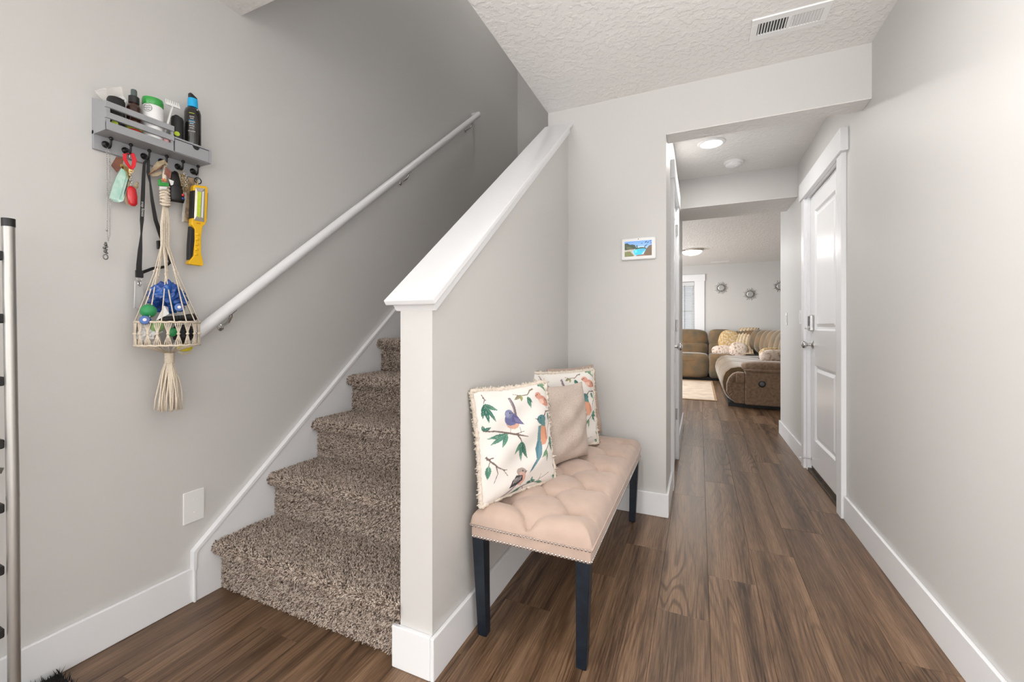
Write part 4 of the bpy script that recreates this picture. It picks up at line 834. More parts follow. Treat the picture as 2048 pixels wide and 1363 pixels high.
kb.location = Vector((-1.780, 0.767, 1.612))-ORG[KY.name]; kb.rotation_euler = (.35, 0, .3); kb.data.transform(Matrix.Translation(ORG[KY.name]))
k2 = kb.copy(); COL.objects.link(k2); k2.location = Vector((-1.783, 0.782, 1.612))-ORG[KY.name]; k2.rotation_euler = (-.2, 0, -.5)
k3 = kb.copy(); COL.objects.link(k3); k3.location = Vector((-1.786, 0.761, 1.619))-ORG[KY.name]; k3.rotation_euler = (.7, .1, .2)
b = B(); links(b, [(-1.780, 0.782, 1.617), (-1.780, 0.779, 1.592), (-1.780, 0.783, 1.559)], .004, .0011, .007); b.obj('fob_chain', M_CHROME, KY, smooth=True)
cA, cB = Vector((-1.779, 0.781, 1.557)), Vector((-1.779, 0.786, 1.491))
b = B().tube([cA, cA.lerp(cB, .12), cA.lerp(cB, .5), cA.lerp(cB, .88), cB], [.006, .0125, .0145, .0125, .006], 16, flat=.62, up=(0, 1, 0)); b.obj('red_fob', M_REDP, KY, smooth=True)
B().ball((-1.783, 0.796, 1.563), (.004, .007, .008), 12, 8).ball((-1.783, 0.799, 1.574), (.003, .005, .005), 10, 6).obj('charm', M_TAN, KY, smooth=True)

LN = thing('lanyard', 'black lanyard with white lettering hanging from the third hook', 'lanyard', (XH_, .832, 1.67))
sA = [(XH_, .832, 1.671), (-1.790, 0.823, 1.654), (-1.788, 0.820, 1.606), (-1.786, 0.817, 1.539), (-1.786, 0.814, 1.450), (-1.787, 0.813, 1.401), (-1.786, 0.809, 1.344), (-1.784, 0.805, 1.291), (-1.783, 0.804, 1.259)]
B().strap(sA, [.006, .008, .010, .012, .0115, .005, .0125, .016, .017], .0014, [(.5, 1, 0), (.5, 1, 0), (.2, 1, 0), (0, 1, 0), (0, 1, 0), (.8, .6, 0), (.1, 1, 0), (0, 1, 0), (0, 1, 0)]).obj('strap', M_LYARD, LN, smooth='angle')
sB = [(XH_+.002, .834, 1.671), (-1.790, 0.835, 1.669), (-1.790, 0.834, 1.624), (-1.792, 0.841, 1.591), (-1.794, 0.848, 1.530), (-1.797, 0.860, 1.462), (-1.800, 0.878, 1.408), (-1.800, 0.897, 1.360), (-1.800, 0.908, 1.317), (-1.798, 0.890, 1.297), (-1.794, 0.849, 1.285), (-1.788, 0.818, 1.268), (-1.784, 0.806, 1.256)]
B().strap(sB, [.006, .008, .010, .006, .010, .013, .014, .012, .011, .010, .011, .012, .014], .0014, [(.4, 1, 0), (.4, 1, 0), (.4, 1, .2), (.9, .4, 0), (.2, 1, .3), (0, 1, .3), (0, 1, .4), (.2, 1, .4), (.5, 1, .5), (.3, .2, 1), (.2, .2, 1), (.2, .3, 1), (0, .7, .7)]).obj('strap', M_LYARD, LN, smooth='angle')
pT = [Vector((-1.786, 0.816, 1.542)), Vector((-1.785, 0.815, 1.436))]; dn = (pT[1]-pT[0]).normalized()
lettering('lettering', 'snap fitness', .0115, M_WTXT, dn, (0, 1, 0), pT[0].lerp(pT[1], .5)+Vector((.0012, 0, 0)), LN)
pC = Vector((-1.782, 0.805, 1.263)); B().box(pC.x-.004, pC.x+.004, pC.y-.011, pC.y+.011, pC.z-.016, pC.z+.010).obj('crimp', M_LYARD, LN, bevel=.002)
b = B(); ring(b, pC+Vector((0, 0, -.021)), .007, .0012, 'x'); b.tube([pC+Vector((0, .001, -.026)), pC+Vector((.002, .004, -.036)), pC+Vector((.001, .001, -.046)), pC+Vector((.0, -.004, -.040)), pC+Vector((0, -.003, -.03))], .0022, 8); b.obj('swivel_clip', M_CHROME, LN, smooth=True)
bx = B(); q = [(-1.795, 0.860, 1.387), (-1.795, 0.885, 1.394), (-1.795, 0.885, 1.363), (-1.795, 0.862, 1.357)]; flat_poly(q, .009).obj('buckle', M_BLACKP, LN, bevel=.002)
CH = thing('card_holder', 'clear empty card holder clipped to the end of the black lanyard', 'card holder', Vector((-1.784, 0.802, 1.242)))
q = [Vector(p) for p in ((-1.788, 0.794, 1.234), (-1.788, 0.818, 1.240), (-1.788, 0.817, 1.145), (-1.788, 0.792, 1.139))]
flat_poly(q, .0022).obj('sleeve', mat('frosted_sleeve', (.70, .70, .70), .25, alpha=.55, bump=(30, .05, .001)), CH)
B().tube([q[0]+Vector((.003, 0, 0)), q[3]+Vector((.003, 0, 0))], .0016, 6).obj('edge_bead', M_FILM, CH, smooth=True)

# macrame hanger: bundle of cords, ring basket, knot and tassel
MC = thing('macrame_hanger', 'cream macrame basket hanger with a long tassel on the fourth hook', 'plant hanger', (-1.72, .860, 1.09))
bc = Vector((-1.722, .862, 1.0)); R1 = .090; zr1, zr0 = 1.092, 1.012
hook4 = Vector((XH_, .885, 1.668))
top = Vector((-1.778, 0.878, 1.624)); k1 = Vector((-1.775, 0.878, 1.564)); k1b = Vector((-1.772, 0.878, 1.518)); k2_ = Vector((-1.768, 0.875, 1.368))
g = np.random.default_rng(3)
cords = 16
B().tube([hook4, top, Vector((-1.777, 0.878, 1.587))], [.006, .0065, .006], 12).obj('hanging_loop', M_CORD, MC, smooth=True)
kn = B()
for i in range(7):
    c = Vector((-1.776, 0.877, 1.584)).lerp(k1b, i/6); kn.tube([c+Vector((math.cos(a)*.010, math.sin(a)*.013, .003*math.sin(2*a+i))) for a in arc(13, 0, 2*PI)[:-1]], .0042, 6, closed=True)
kn.tube([Vector((-1.776, 0.877, 1.587)), k1b], .010, 10).obj('wrapped_knot', M_CORD, MC, smooth=True)
for i in range(cords):
    a = 2*PI*(i+.3)/cords; end = Vector((bc.x+R1*math.cos(a), bc.y+R1*math.sin(a), zr1)); grp = i//2; a2 = 2*PI*(grp*2+.8)/cords
    off = Vector((.004*math.cos(a), .014*math.sin(a), 0)); kz = 1.272+.010*math.sin(a2*3); spread = .027
    knot = Vector((bc.x-.035+spread*math.cos(a2)*1.1, bc.y+.012+spread*math.sin(a2)*1.25, kz))
    cord = B().tube([k1b+off*.5, k1b.lerp(k2_, .5)+off, k2_+off*.9, k2_.lerp(knot, .5)+off*.4, knot, knot.lerp(end, .5)+Vector((0, 0, -.004)), end], .0019, 6).obj('cord', M_CORD, MC, smooth=True)
    if i % 2 == 0: B().ball(knot, (.0045, .0045, .006), 8, 6).obj('knot', M_CORD, cord, smooth=True)
for zz in (zr1, zr0):
    B().tube([(bc.x+R1*math.cos(a), bc.y+R1*math.sin(a), zz+.0012*math.sin(40*a)) for a in arc(61, 0, 2*PI)[:-1]], .0036, 8, closed=True).obj('ring', M_CORD, MC, smooth=True)
ntw = 20
for i in range(ntw):          # knotted net between the two rings: pairs that pinch halfway
    b = B(); ac = 2*PI*(i+.5)/ntw
    for s_ in (-1.5, -.5, .5, 1.5):
        da = s_*.072; b.tube([(bc.x+R1*math.cos(ac+da*f), bc.y+R1*math.sin(ac+da*f), zz) for f, zz in ((1, zr1), (.75, zr1-.014), (.18, (zr1+zr0)/2+.006), (.18, (zr1+zr0)/2-.006), (.75, zr0+.014), (1, zr0))], .0016, 5)
    b.ball((bc.x+R1*math.cos(ac), bc.y+R1*math.sin(ac), (zr1+zr0)/2), (.0055, .0055, .0045), 8, 6).obj('net_strand', M_CORD, MC, smooth=True)
kb_ = Vector((bc.x-.004, bc.y+.006, .974))
for i in range(28):
    a = 2*PI*i/28; B().tube([(bc.x+R1*math.cos(a), bc.y+R1*math.sin(a), zr0), (bc.x+R1*.62*math.cos(a), bc.y+R1*.62*math.sin(a), zr0-.010), (kb_.x+.008*math.cos(a), kb_.y+.008*math.sin(a), .982)], .0017, 5).obj('base_cord', M_CORD, MC, smooth=True)
b = B()
for i in range(9): c = kb_+Vector((0, 0, .010-.0042*i)); b.tube([c+Vector((.0125*math.cos(a), .0125*math.sin(a), 0)) for a in arc(13, 0, 2*PI)[:-1]], .0028, 6, closed=True)
b.lathe([(.0115, -.026), (.0115, .012)], kb_, (0, 0, 1), 12).obj('tassel_wrap', M_CORD, MC, smooth=True)
for i in range(46):
    a = g.random()*2*PI; rr0 = .011*math.sqrt(g.random()); sp = rr0/.011; e = .012+.030*sp; L_ = .165+.012*g.random(); ph0 = g.random()*6
    p0 = kb_+Vector((rr0*math.cos(a), rr0*math.sin(a), -.022)); q = [p0]
    for k in range(1, 6):
        t_ = k/5; s_ = rr0+(e-rr0)*(1-(1-t_)**1.7)*(1 if t_ < .8 else .97); q.append(Vector((kb_.x+s_*math.cos(a)+.002*math.sin(ph0+5*t_), kb_.y+s_*math.sin(a)+.0025*math.cos(ph0+6*t_), p0.z-L_*t_)))
    B().tube(q, .0027, 6).obj('tassel_strand', M_CORD, MC, smooth=True)

# what lies in the basket
def crumple(name, label, cat, c, r, m, seed, amp=.5, part='film', seg=72, rings=44):
    t = thing(name, label, cat, c); g = np.random.default_rng(seed); from mathutils import noise as mn
    b = B().ball((0, 0, 0), 1, seg, rings); o = Vector(g.random(3)*20); vs = []
    for v in b.v:
        v = Vector(v); k = 1+amp*.8*mn.noise(v*1.5+o)+amp*.9*(abs(mn.noise(v*3.1+o))-.2)+amp*.32*(abs(mn.noise(v*7+o))-.2)+amp*.10*(abs(mn.noise(v*15+o))-.2); vs.append((c[0]+v.x*k*r[0], c[1]+v.y*k*r[1], c[2]+v.z*k*r[2]))
    b.v = vs; b.obj(part, m, t, smooth=True); return t
t = crumple('blue_bag', 'crumpled shiny blue plastic bag on top of the macrame basket', 'bag', (-1.736, .866, 1.180), (.034, .050, .046), M_BLUE, 4, .55)
crumple('white_bag', 'crumpled white plastic bag at the left inside the macrame basket', 'bag', (-1.722, .806, 1.052), (.036, .024, .030), M_FILM, 9, .55)
def balltoy(label, c, r, m):
    t = thing('toy_ball', label, 'ball', c); B().ball(c, r, 20, 14).obj('ball_skin', m, t, smooth=True)
    b = B(); ring(b, c, (r if not hasattr(r, '__len__') else r[1])*1.0, .0008, 'x'); b.obj('seam_line', m, t, smooth=True); return t
balltoy('green ball at the left on top of the basket beside the blue bag', (-1.700, 0.793, 1.129), .0225, M_GREEN)
balltoy('green ball seen through the net in the middle of the basket', (-1.685, 0.855, 1.057), .0155, M_GREEN)
balltoy('pale green ball in the left half of the basket behind the net', (-1.690, 0.813, 1.078), .020, M_LGREEN)
balltoy('pale green ball at the right side of the basket behind the net', (-1.700, 0.915, 1.060), .012, M_LGREEN)
balltoy('yellow ball hanging low at the right under the basket', (-1.715, 0.911, 1.000), (.022, .024, .015), M_BALLY)
for lab, c, ax in (('blue bag roll with white end at the left rim of the basket', (-1.690, 0.780, 1.098), (.8, -.5, .1)), ('blue bag roll with white end below the crumpled blue bag', (-1.690, 0.881, 1.144), (.8, -.5, .1))):
    t = thing('bag_roll', lab, 'bag roll', c); ax = Vector(ax).normalized(); o_ = Vector(c)
    B().lathe([(.013, -.022), (.015, -.018), (.015, .010), (.013, .014)], o_, ax, 20).obj('roll', M_BLUE, t, smooth='angle')
    B().lathe([(.0052, .0135), (.0052, .0155), (.0025, .016)], o_, ax, 14).obj('core', M_FILM, t, smooth='angle')
t = thing('folded_paper', 'white folded paper triangle standing in the middle of the basket', 'paper', (-1.690, 0.833, 1.119))
q = [Vector(p) for p in ((-1.680, 0.805, 1.097), (-1.680, 0.843, 1.121), (-1.690, 0.833, 1.149))]; flat_poly(q, .0015).obj('front_fold', M_WHITEP, t)
flat_poly([q[1], q[2], Vector((-1.710, 0.855, 1.145))], .0015).obj('side_fold', M_WHITEP, t)
t = thing('black_flashlight', 'black flashlight lying across the right rim of the basket', 'flashlight', (-1.700, 0.887, 1.112))
pA, pB = Vector((-1.685, 0.822, 1.098)), Vector((-1.700, 0.938, 1.113)); dd = (pB-pA).normalized(); Lf = (pB-pA).length
B().lathe([(.010, 0), (.012, .003), (.012, Lf*.3), (.0105, Lf*.33), (.0105, Lf*.7), (.013, Lf*.76), (.013, Lf-.002), (.011, Lf)], pA, dd, 20).obj('barrel', M_BLACKP, t, smooth='angle')
for s_ in (.4, .5, .6): B().lathe([(.0108, Lf*s_-.002), (.0112, Lf*s_), (.0108, Lf*s_+.002)], pA, dd, 20).obj('grip_rib', M_BLACKP, t, smooth=True)
t = crumple('black_pouch', 'black crumpled pouch deep in the right half of the basket', 'pouch', (-1.715, .905, 1.052), (.040, .030, .030), M_LYARD, 12, .4, 'cloth')
t = crumple('dark_blue_bag', 'dark bag corner poking out behind the blue bag in the basket', 'bag', (-1.745, 0.845, 1.191), (.010, .014, .014), M_LYARD, 15, .5, 'cloth', 20, 12)

# fourth hook: leather sheath, tag and a flower clip in front of the macrame knot
t = thing('leather_sheath', 'tan leather sheath slung over the fourth hook above the macrame knot', 'sheath', (XH_, .885, 1.66))
B().strap([(-1.790, 0.840, 1.620), (-1.785, 0.849, 1.641), (-1.780, 0.862, 1.662), (-1.778, 0.877, 1.676), (-1.780, 0.887, 1.668)], [.012, .017, .018, .014, .008], .006, (0, .5, 1)).obj('sheath_body', M_TAN, t, smooth='angle')
B().strap([(-1.783, 0.832, 1.615), (-1.778, 0.851, 1.635), (-1.774, 0.872, 1.658)], [.003, .0035, .003], .0015, (0, .5, 1)).obj('dark_lace', M_BRN, t, smooth='angle')
B().strap([(-1.790, 0.844, 1.618), (-1.788, 0.857, 1.624), (-1.786, 0.871, 1.636)], [.008, .012, .010], .004, (0, .3, 1)).obj('lower_flap', M_TAN, t, smooth='angle')
t = thing('brown_tag', 'reddish brown square leather tag to the right of the macrame knot', 'tag', (-1.772, 0.888, 1.641))
flat_poly([(-1.775, 0.880, 1.659), (-1.772, 0.896, 1.646), (-1.772, 0.893, 1.617), (-1.775, 0.875, 1.630)], .003).obj('leather', mat('red_brown_leather', (.22, .065, .045), .55, noise=(60, (.28, .10, .075), 3, .4, .65), bump=(150, .2, .001)), t, bevel=.0006)
q = [Vector(p)+Vector((.0035, 0, 0)) for p in ((-1.775, 0.881, 1.656), (-1.772, 0.894, 1.644), (-1.772, 0.891, 1.620), (-1.775, 0.877, 1.631))]; B().tube(q, .0004, 5, closed=True).obj('stitching', M_TAN, t)
t = thing('flower_clip', 'green and white clip with an orange flower on the macrame knot', 'clip', (-1.762, 0.866, 1.587))
flat_poly([(-1.764, 0.850, 1.599), (-1.764, 0.857, 1.605), (-1.764, 0.857, 1.592), (-1.764, 0.881, 1.597), (-1.764, 0.881, 1.585), (-1.764, 0.851, 1.578)], .008).obj('green_block', M_GRNLID, t, bevel=.001)
flat_poly([(-1.764, 0.854, 1.577), (-1.764, 0.878, 1.582), (-1.764, 0.874, 1.572), (-1.764, 0.856, 1.568)], .007).obj('white_block', M_WHITEP, t, bevel=.001)
b = B(); c = Vector((-1.760, 0.868, 1.600))
for k in range(7): a = -.3+k*.62; b.tube([c, c+Vector((.002, .011*math.cos(a), .011*abs(math.sin(a))))], [.0035, .001], 6)
b.obj('orange_petals', mat('orange_plastic', (.80, .30, .12), .4, bump=(60, .05, .001)), t, smooth=True)
flat_poly([(-1.770, 0.887, 1.615), (-1.768, 0.902, 1.612), (-1.768, 0.899, 1.594), (-1.770, 0.893, 1.595)], .002).obj('paper_end', M_FILM, t)

# fifth hook: black pouch, key chain, kraft packet
t = thing('black_case', 'black leather case hanging from the fifth hook', 'case', (XH_, .938, 1.65))
B().tube([(-1.782, 0.917, 1.654), (-1.780, 0.911, 1.635), (-1.777, 0.911, 1.611), (-1.774, 0.915, 1.574), (-1.775, 0.917, 1.551), (-1.778, 0.918, 1.540)], [.006, .017, .019, .0235, .025, .022], 18, flat=.45, up=(0, 1, 0)).obj('case_body', mat('black_leather', (.014, .013, .013), .4, bump=(120, .25, .001)), t, smooth=True)
B().tube([(-1.768, 0.895, 1.592), (-1.764, 0.905, 1.601), (-1.763, 0.917, 1.603), (-1.766, 0.930, 1.598)], .0015, 6).obj('flap_edge', M_BLACKP, t, smooth=True)
t = thing('key_chain', 'brass and copper key chain with red and blue beads on the fifth hook', 'key chain', (XH_, .938, 1.66))
b = B(); ring(b, (-1.775, 0.933, 1.653), .009, .0012, 'x'); links(b, [(-1.772, 0.928, 1.647), (-1.770, 0.932, 1.611), (-1.769, 0.933, 1.573)], .0045, .0013, .008); links(b, [(-1.772, 0.935, 1.649), (-1.770, 0.942, 1.625), (-1.769, 0.947, 1.592)], .0042, .0012, .0075); b.obj('brass_links', M_GOLD, t, smooth=True)
b = B(); links(b, [(-1.772, 0.938, 1.654), (-1.769, 0.947, 1.642), (-1.768, 0.943, 1.602)], .0042, .0012, .0075); b.obj('steel_links', M_CHROME, t, smooth=True)
B().ball((-1.768, 0.932, 1.569), (.006, .0065, .0055), 12, 8).obj('red_bead', M_REDP, t, smooth=True)
B().ball((-1.768, 0.932, 1.556), (.006, .0060, .0045), 12, 8).obj('blue_bead', M_BLUE, t, smooth=True)
t = thing('kraft_packet', 'clear and kraft printed packet hanging behind the yellow work light', 'packet', (XH_-.006, .985, 1.62))
q = [(-1.797, 0.960, 1.650), (-1.797, 0.988, 1.653), (-1.797, 0.986, 1.477), (-1.797, 0.945, 1.478), (-1.797, 0.952, 1.569)]
flat_poly(q, .004).obj('packet', M_FOIL, t, bevel=.0008)
B().strap([(-1.792, 0.945, 1.475), (-1.792, 0.950, 1.543), (-1.792, 0.954, 1.588)], .008, .0012, (0, 1, 0)).obj('clear_edge', M_CLEAR, t)
# sixth hook: yellow work light on a ring
t = thing('work_light', 'yellow and black handheld work light hanging from the last hook', 'work light', (XH_, .990, 1.66))
b = B(); ring(b, (-1.778, 0.990, 1.643), .0115, .0019, 'x'); b.obj('hang_ring', M_BLACKM, t, smooth=True)
B().tube([(-1.777, 0.984, 1.647), (-1.774, 0.986, 1.632), (-1.772, 0.987, 1.616)], .0025, 8).obj('hang_loop', M_GOLD, t, smooth=True)
def wl(y0, y1, z0, z1, x0, x1): return (x0, x1, y0, y1, z0, z1)
hA, hB = Vector((-1.775, 0.992, 1.626)), Vector((-1.775, 0.985, 1.469)); fB = Vector((-1.775, 0.978, 1.311)); ax_ = (hB-hA).normalized()
def rot_plate(poly, x0, x1):     # poly in (y,z)
    return B().prism(poly, x0, x1)
yz = lambda p: (p[1], p[2])
body = [(-1.770, 0.966, 1.612), (-1.770, 0.970, 1.619), (-1.770, 1.013, 1.626), (-1.770, 1.017, 1.617), (-1.770, 1.013, 1.492), (-1.770, 1.007, 1.475), (-1.770, 0.998, 1.466), (-1.770, 0.993, 1.422), (-1.770, 0.993, 1.364), (-1.770, 1.001, 1.320), (-1.770, 0.998, 1.312), (-1.770, 0.951, 1.313), (-1.770, 0.949, 1.321), (-1.770, 0.966, 1.346), (-1.770, 0.971, 1.408), (-1.770, 0.971, 1.450), (-1.770, 0.960, 1.465), (-1.770, 0.961, 1.488), (-1.770, 0.965, 1.491)]
rot_plate([yz(p) for p in body], -1.785, -1.762).obj('body', M_YEL, t, bevel=.003)
rot_plate([yz(p) for p in ((-1.770, 0.965, 1.596), (-1.770, 0.971, 1.598), (-1.770, 0.967, 1.491), (-1.770, 0.961, 1.490))], -1.786, -1.7615).obj('side_grip', M_BLACKP, t, bevel=.001)
rot_plate([yz(p) for p in ((-1.770, 1.013, 1.601), (-1.770, 1.018, 1.602), (-1.770, 1.014, 1.499), (-1.770, 1.010, 1.498))], -1.786, -1.7635).obj('side_grip', M_BLACKP, t, bevel=.001)
rot_plate([yz(p) for p in ((-1.770, 0.959, 1.459), (-1.770, 0.971, 1.448), (-1.770, 0.971, 1.404), (-1.770, 0.965, 1.348), (-1.770, 0.953, 1.329), (-1.770, 0.954, 1.386))], -1.787, -1.765).obj('handle_grip', M_BLACKP, t, bevel=.002)
lens = [Vector(p) for p in ((-1.760, 0.971, 1.609), (-1.760, 1.005, 1.615), (-1.760, 1.002, 1.483), (-1.760, 0.966, 1.483))]; cin = [Vector(p) for p in ((-1.756, 0.976, 1.594), (-1.756, 0.989, 1.595), (-1.756, 0.985, 1.496), (-1.756, 0.973, 1.499))]
b = B().add(lens+cin, [(4, 5, 6, 7), (0, 1, 5, 4), (1, 2, 6, 5), (2, 3, 7, 6), (3, 0, 4, 7), (0, 3, 2, 1)]); b.obj('reflector', mat('silver_reflector', (.62, .58, .52), .25, .6, bump=(30, .05, .001)), t)
flat_poly([v+Vector((.0004, 0, 0)) for v in cin], .0006).obj('led_strip', M_PGRN, t)
flat_poly([v+Vector((.0003, 0, 0)) for v in (Vector((-1.757, 0.993, 1.597)), Vector((-1.758, 1.000, 1.603)), Vector((-1.758, 0.996, 1.497)), Vector((-1.757, 0.989, 1.499)))], .0005).obj('white_strip', M_WHITEP, t)
b = B()
for k in range(5): b.ball(Vector((-1.762, 0.980, 1.432)).lerp(Vector((-1.762, 0.974, 1.354)), k/4), (.003, .008, .006), 10, 6)
b.obj('thumb_grip', M_YEL, t, smooth=True)
B().tube([(-1.760, 0.976, 1.474), (-1.760, 0.989, 1.475)], .0009, 6).obj('red_print', M_REDP, t)

# ------------------------------------------------------------------ living room
def rbox(x0, x1, y0, y1, z0, z1, r, name, m, parent, n=3, mtx=None):
    return B().box(x0, x1, y0, y1, z0, z1, mtx).obj(name, m, parent, bevel=r, seg=n)
def pillow_shape(c, sx, sy, sz, pw_=3.2, seg=28, rings=18, rot=None):     # soft rounded block
    b = B().ball((0, 0, 0), 1, seg, rings); vs = []
    for v in b.v:
        f = lambda t: math.copysign(abs(t)**(2/pw_), t)
        h = math.hypot(v[0], v[1]); k = 1/(max((abs(v[0])**pw_+abs(v[1])**pw_+abs(v[2])**pw_)**(1/pw_), 1e-6))
        p = Vector((v[0]*k*sx, v[1]*k*sy, v[2]*k*sz))
        if rot: p = rot @ p
        vs.append((c[0]+p.x, c[1]+p.y, c[2]+p.z))
    b.v = vs; return b
RG = thing('area_rug', 'cream rug with a brown border on the living room floor', 'rug', (-.7, 8.0, 0))
B().box(-1.7, .237, 6.75, 9.22, .001, .010).obj('border', M_RUGB, RG, bevel=.003)
B().box(-1.6, .205, 6.79, 9.02, .006, .0125).obj('field', M_RUG, RG, bevel=.002)
SF = thing('sectional_sofa', 'large brown velour sectional sofa along the far living room wall', 'sofa', (.2, 9.0, 0))
# stretch along the far wall
B().box(-1.9, .42, 9.36, 9.98, .0, .07).box(.36, 1.24, 6.42, 9.98, .0, .05).obj('plinth', M_BLACKP, SF)
for x0, x1 in ((-1.9, -.93), (-.92, .165), (.175, .62)):
    pillow_shape(((x0+x1)/2, 9.33, .30), (x1-x0)/2, .075, .245, 7).obj('front_panel', M_SOFA, SF, smooth=True)
    pillow_shape(((x0+x1)/2, 9.56, .44), (x1-x0)/2, .31, .105, 5).obj('seat', M_SOFA, SF, smooth=True)
    pillow_shape(((x0+x1)/2, 9.80, .60), (x1-x0)/2-.004, .15, .16, 5).obj('lumbar_roll', M_SOFA, SF, smooth=True)
    pillow_shape(((x0+x1)/2, 9.83, .845), (x1-x0)/2-.004, .16, .19, 4).obj('back_cushion', M_SOFA, SF, smooth=True)
pillow_shape((1.05, 9.78, .78), .45, .20, .24, 4).obj('corner_back', M_SOFA, SF, smooth=True)
pillow_shape((.82, 9.3, .40), .42, .42, .12, 4).obj('corner_seat', M_SOFA, SF, smooth=True)
# channelled back along the right leg
for k, (cx, cy) in enumerate(((1.10, 9.55), (1.16, 9.18), (1.20, 8.78), (1.22, 8.36), (1.23, 7.92), (1.24, 7.48), (1.24, 7.04), (1.24, 6.66))):
    pillow_shape((cx, cy, .79), .20, .215, .235, 2.7, rot=Matrix.Rotation(.22, 3, 'Y')).obj('back_channel', M_SOFA, SF, smooth=True)
# recliner seat with its rolled front
prof = [(.98, .40), (.98, .50), (.80, .515), (.60, .535), (.47, .545), (.38, .525), (.315, .47), (.285, .40), (.275, .32), (.285, .24), (.315, .16), (.36, .10), (.41, .065), (.47, .06), (.47, .2)]
for y0, y1 in ((6.44, 7.42), (7.43, 8.40), (8.41, 9.02)):
    b = B(); ys_ = [y0, y0+.03, y0+.09, y1-.09, y1-.03, y1]; ks = [.955, .985, 1, 1, .985, .955]; cxz = (.70, .30); n = len(prof)
    for yy_, k in zip(ys_, ks): b.v += [(cxz[0]+(x-cxz[0])*k, yy_, cxz[1]+(z-cxz[1])*k) for x, z in prof]
    for i in range(5):
        for j in range(n): b.f.append((i*n+j, i*n+(j+1) % n, (i+1)*n+(j+1) % n, (i+1)*n+j))
    b.f += [tuple(range(n)), tuple(range(5*n, 6*n))]; b.obj('recliner_seat', M_SOFA, SF, smooth='angle')
# end panel, gathered front, arm and release button
rbox(.55, 1.30, 6.30, 6.46, .05, .50, .02, 'side_panel', M_SOFAP, SF)
gp = [(.335, .20), (.375, .12), (.44, .06), (.548, .06), (.548, .47), (.47, .475), (.41, .45), (.36, .39), (.335, .31)]
B().prism(gp, 6.325, 6.46, 'y').obj('gathered_front', M_SOFAP, SF, bevel=.012)
pillow_shape((.495, 6.318, .40), .052, .012, .065, 4).obj('pocket_panel', M_SOFAP, SF, smooth=True)
g = np.random.default_rng(8); b = B()
for k in range(9):
    a = 2.0+k*.26; b.tube([(.46+.055*math.cos(a), 6.322, .27+.11*math.sin(a)), (.46+.115*math.cos(a), 6.324, .27+.20*math.sin(a))], [.007, .003], 6)
b.obj('gathers', M_SOFAP, SF, smooth=True)
pillow_shape((.93, 6.42, .555), .42, .135, .072, 3.2).obj('armrest', M_SOFAP, SF, smooth=True)
pillow_shape((.93, 6.31, .505), .40, .03, .022, 3).obj('arm_welt', M_SOFAP, SF, smooth=True)
bt = B().lathe([(.042, 0), (.042, .010), (.032, .014), (.030, .010)], (.742, 6.30, .335), (0, -1, 0), 24).obj('recline_button', M_BLACKP, SF, smooth='angle')
B().lathe([(.028, .004), (.028, .013), (.020, .016)], (.742, 6.30, .335), (0, -1, 0), 20).obj('button_cap', mat('grey_button', (.10, .11, .12), .4, bump=(60, .03, .001)), bt, smooth='angle')
# cushions and the throw
def soft(name, label, cat, c, s, m, rot, pw_=2.6):
    t = thing(name, label, cat, c); pillow_shape(c, *s, pw_, rot=rot).obj('cover', m, t, smooth=True)
    M3 = rot or Matrix.Identity(3); b = B(); b.tube([Vector(c)+M3 @ Vector((s[0]*.93*math.copysign(abs(math.cos(a))**.7, math.cos(a)), 0, s[2]*.93*math.copysign(abs(math.sin(a))**.7, math.sin(a)))) for a in arc(25, 0, 2*PI)[:-1]], .010, 6, closed=True); b.obj('edge_piping', m, t, smooth=True); return t
RX = lambda a, b_=0, c=0: Matrix.Rotation(c, 3, 'Z') @ Matrix.Rotation(b_, 3, 'Y') @ Matrix.Rotation(a, 3, 'X')
soft('sofa_cushion', 'mustard speckled fur cushion leaning on the far sofa back', 'cushion', (.555, 9.60, .80), (.20, .075, .215), M_FUR1, RX(-.3, .25))
soft('sofa_cushion', 'flat rose speckled fur cushion lying left on the far sofa seat', 'cushion', (.415, 9.44, .605), (.19, .075, .105), M_FUR2, RX(-.3, -.05))
soft('sofa_cushion', 'square rose speckled fur cushion in front of the cream throw', 'cushion', (.70, 9.36, .625), (.165, .075, .155), M_FUR2, RX(-.3, .12))
soft('sofa_cushion', 'rose speckled fur cushion behind the recliner armrest', 'cushion', (.98, 6.82, .655), (.22, .10, .105), M_FUR2, RX(-.2, .05, .3))
soft('sofa_cushion', 'mustard cushion behind the rose cushion at the recliner arm', 'cushion', (.97, 7.08, .675), (.19, .07, .105), M_FUR1, RX(-.25, .0, .35))
TH = thing('knit_throw', 'cream knitted throw draped over the far sofa back', 'throw', (.84, 9.7, .9))
ctr = [Vector(p) for p in ((.80, 9.30, .55), (.79, 9.42, .63), (.80, 9.52, .76), (.83, 9.58, .88), (.88, 9.64, .985), (.93, 9.76, 1.055), (.96, 9.90, 1.05), (.97, 9.985, .92), (.97, 10.0, .78))]
b = B(); nw = 13; rowsv = []
for i, p in enumerate(ctr):
    for j in range(nw):
        s_ = -1+2*j/(nw-1); wv = .012*math.cos(j*PI)
        b.v.append((p.x+s_*.17, p.y-wv*.6+.03*s_*s_, p.z+wv-.01*s_*s_))
for i in range(len(ctr)-1):
    for j in range(nw-1): b.f.append((i*nw+j, i*nw+j+1, (i+1)*nw+j+1, (i+1)*nw+j))
o = b.obj('knit', M_BLANK, TH, smooth=True); md = o.modifiers.new('thick', 'SOLIDIFY'); md.thickness = .02; md2 = o.modifiers.new('sub', 'SUBSURF'); md2.levels = 1; md2.render_levels = 2
B().tube([(.80-.17, 9.31, .55), (.80, 9.285, .56), (.80+.17, 9.31, .55)], .012, 8).obj('hem', M_BLANK, TH, smooth=True)

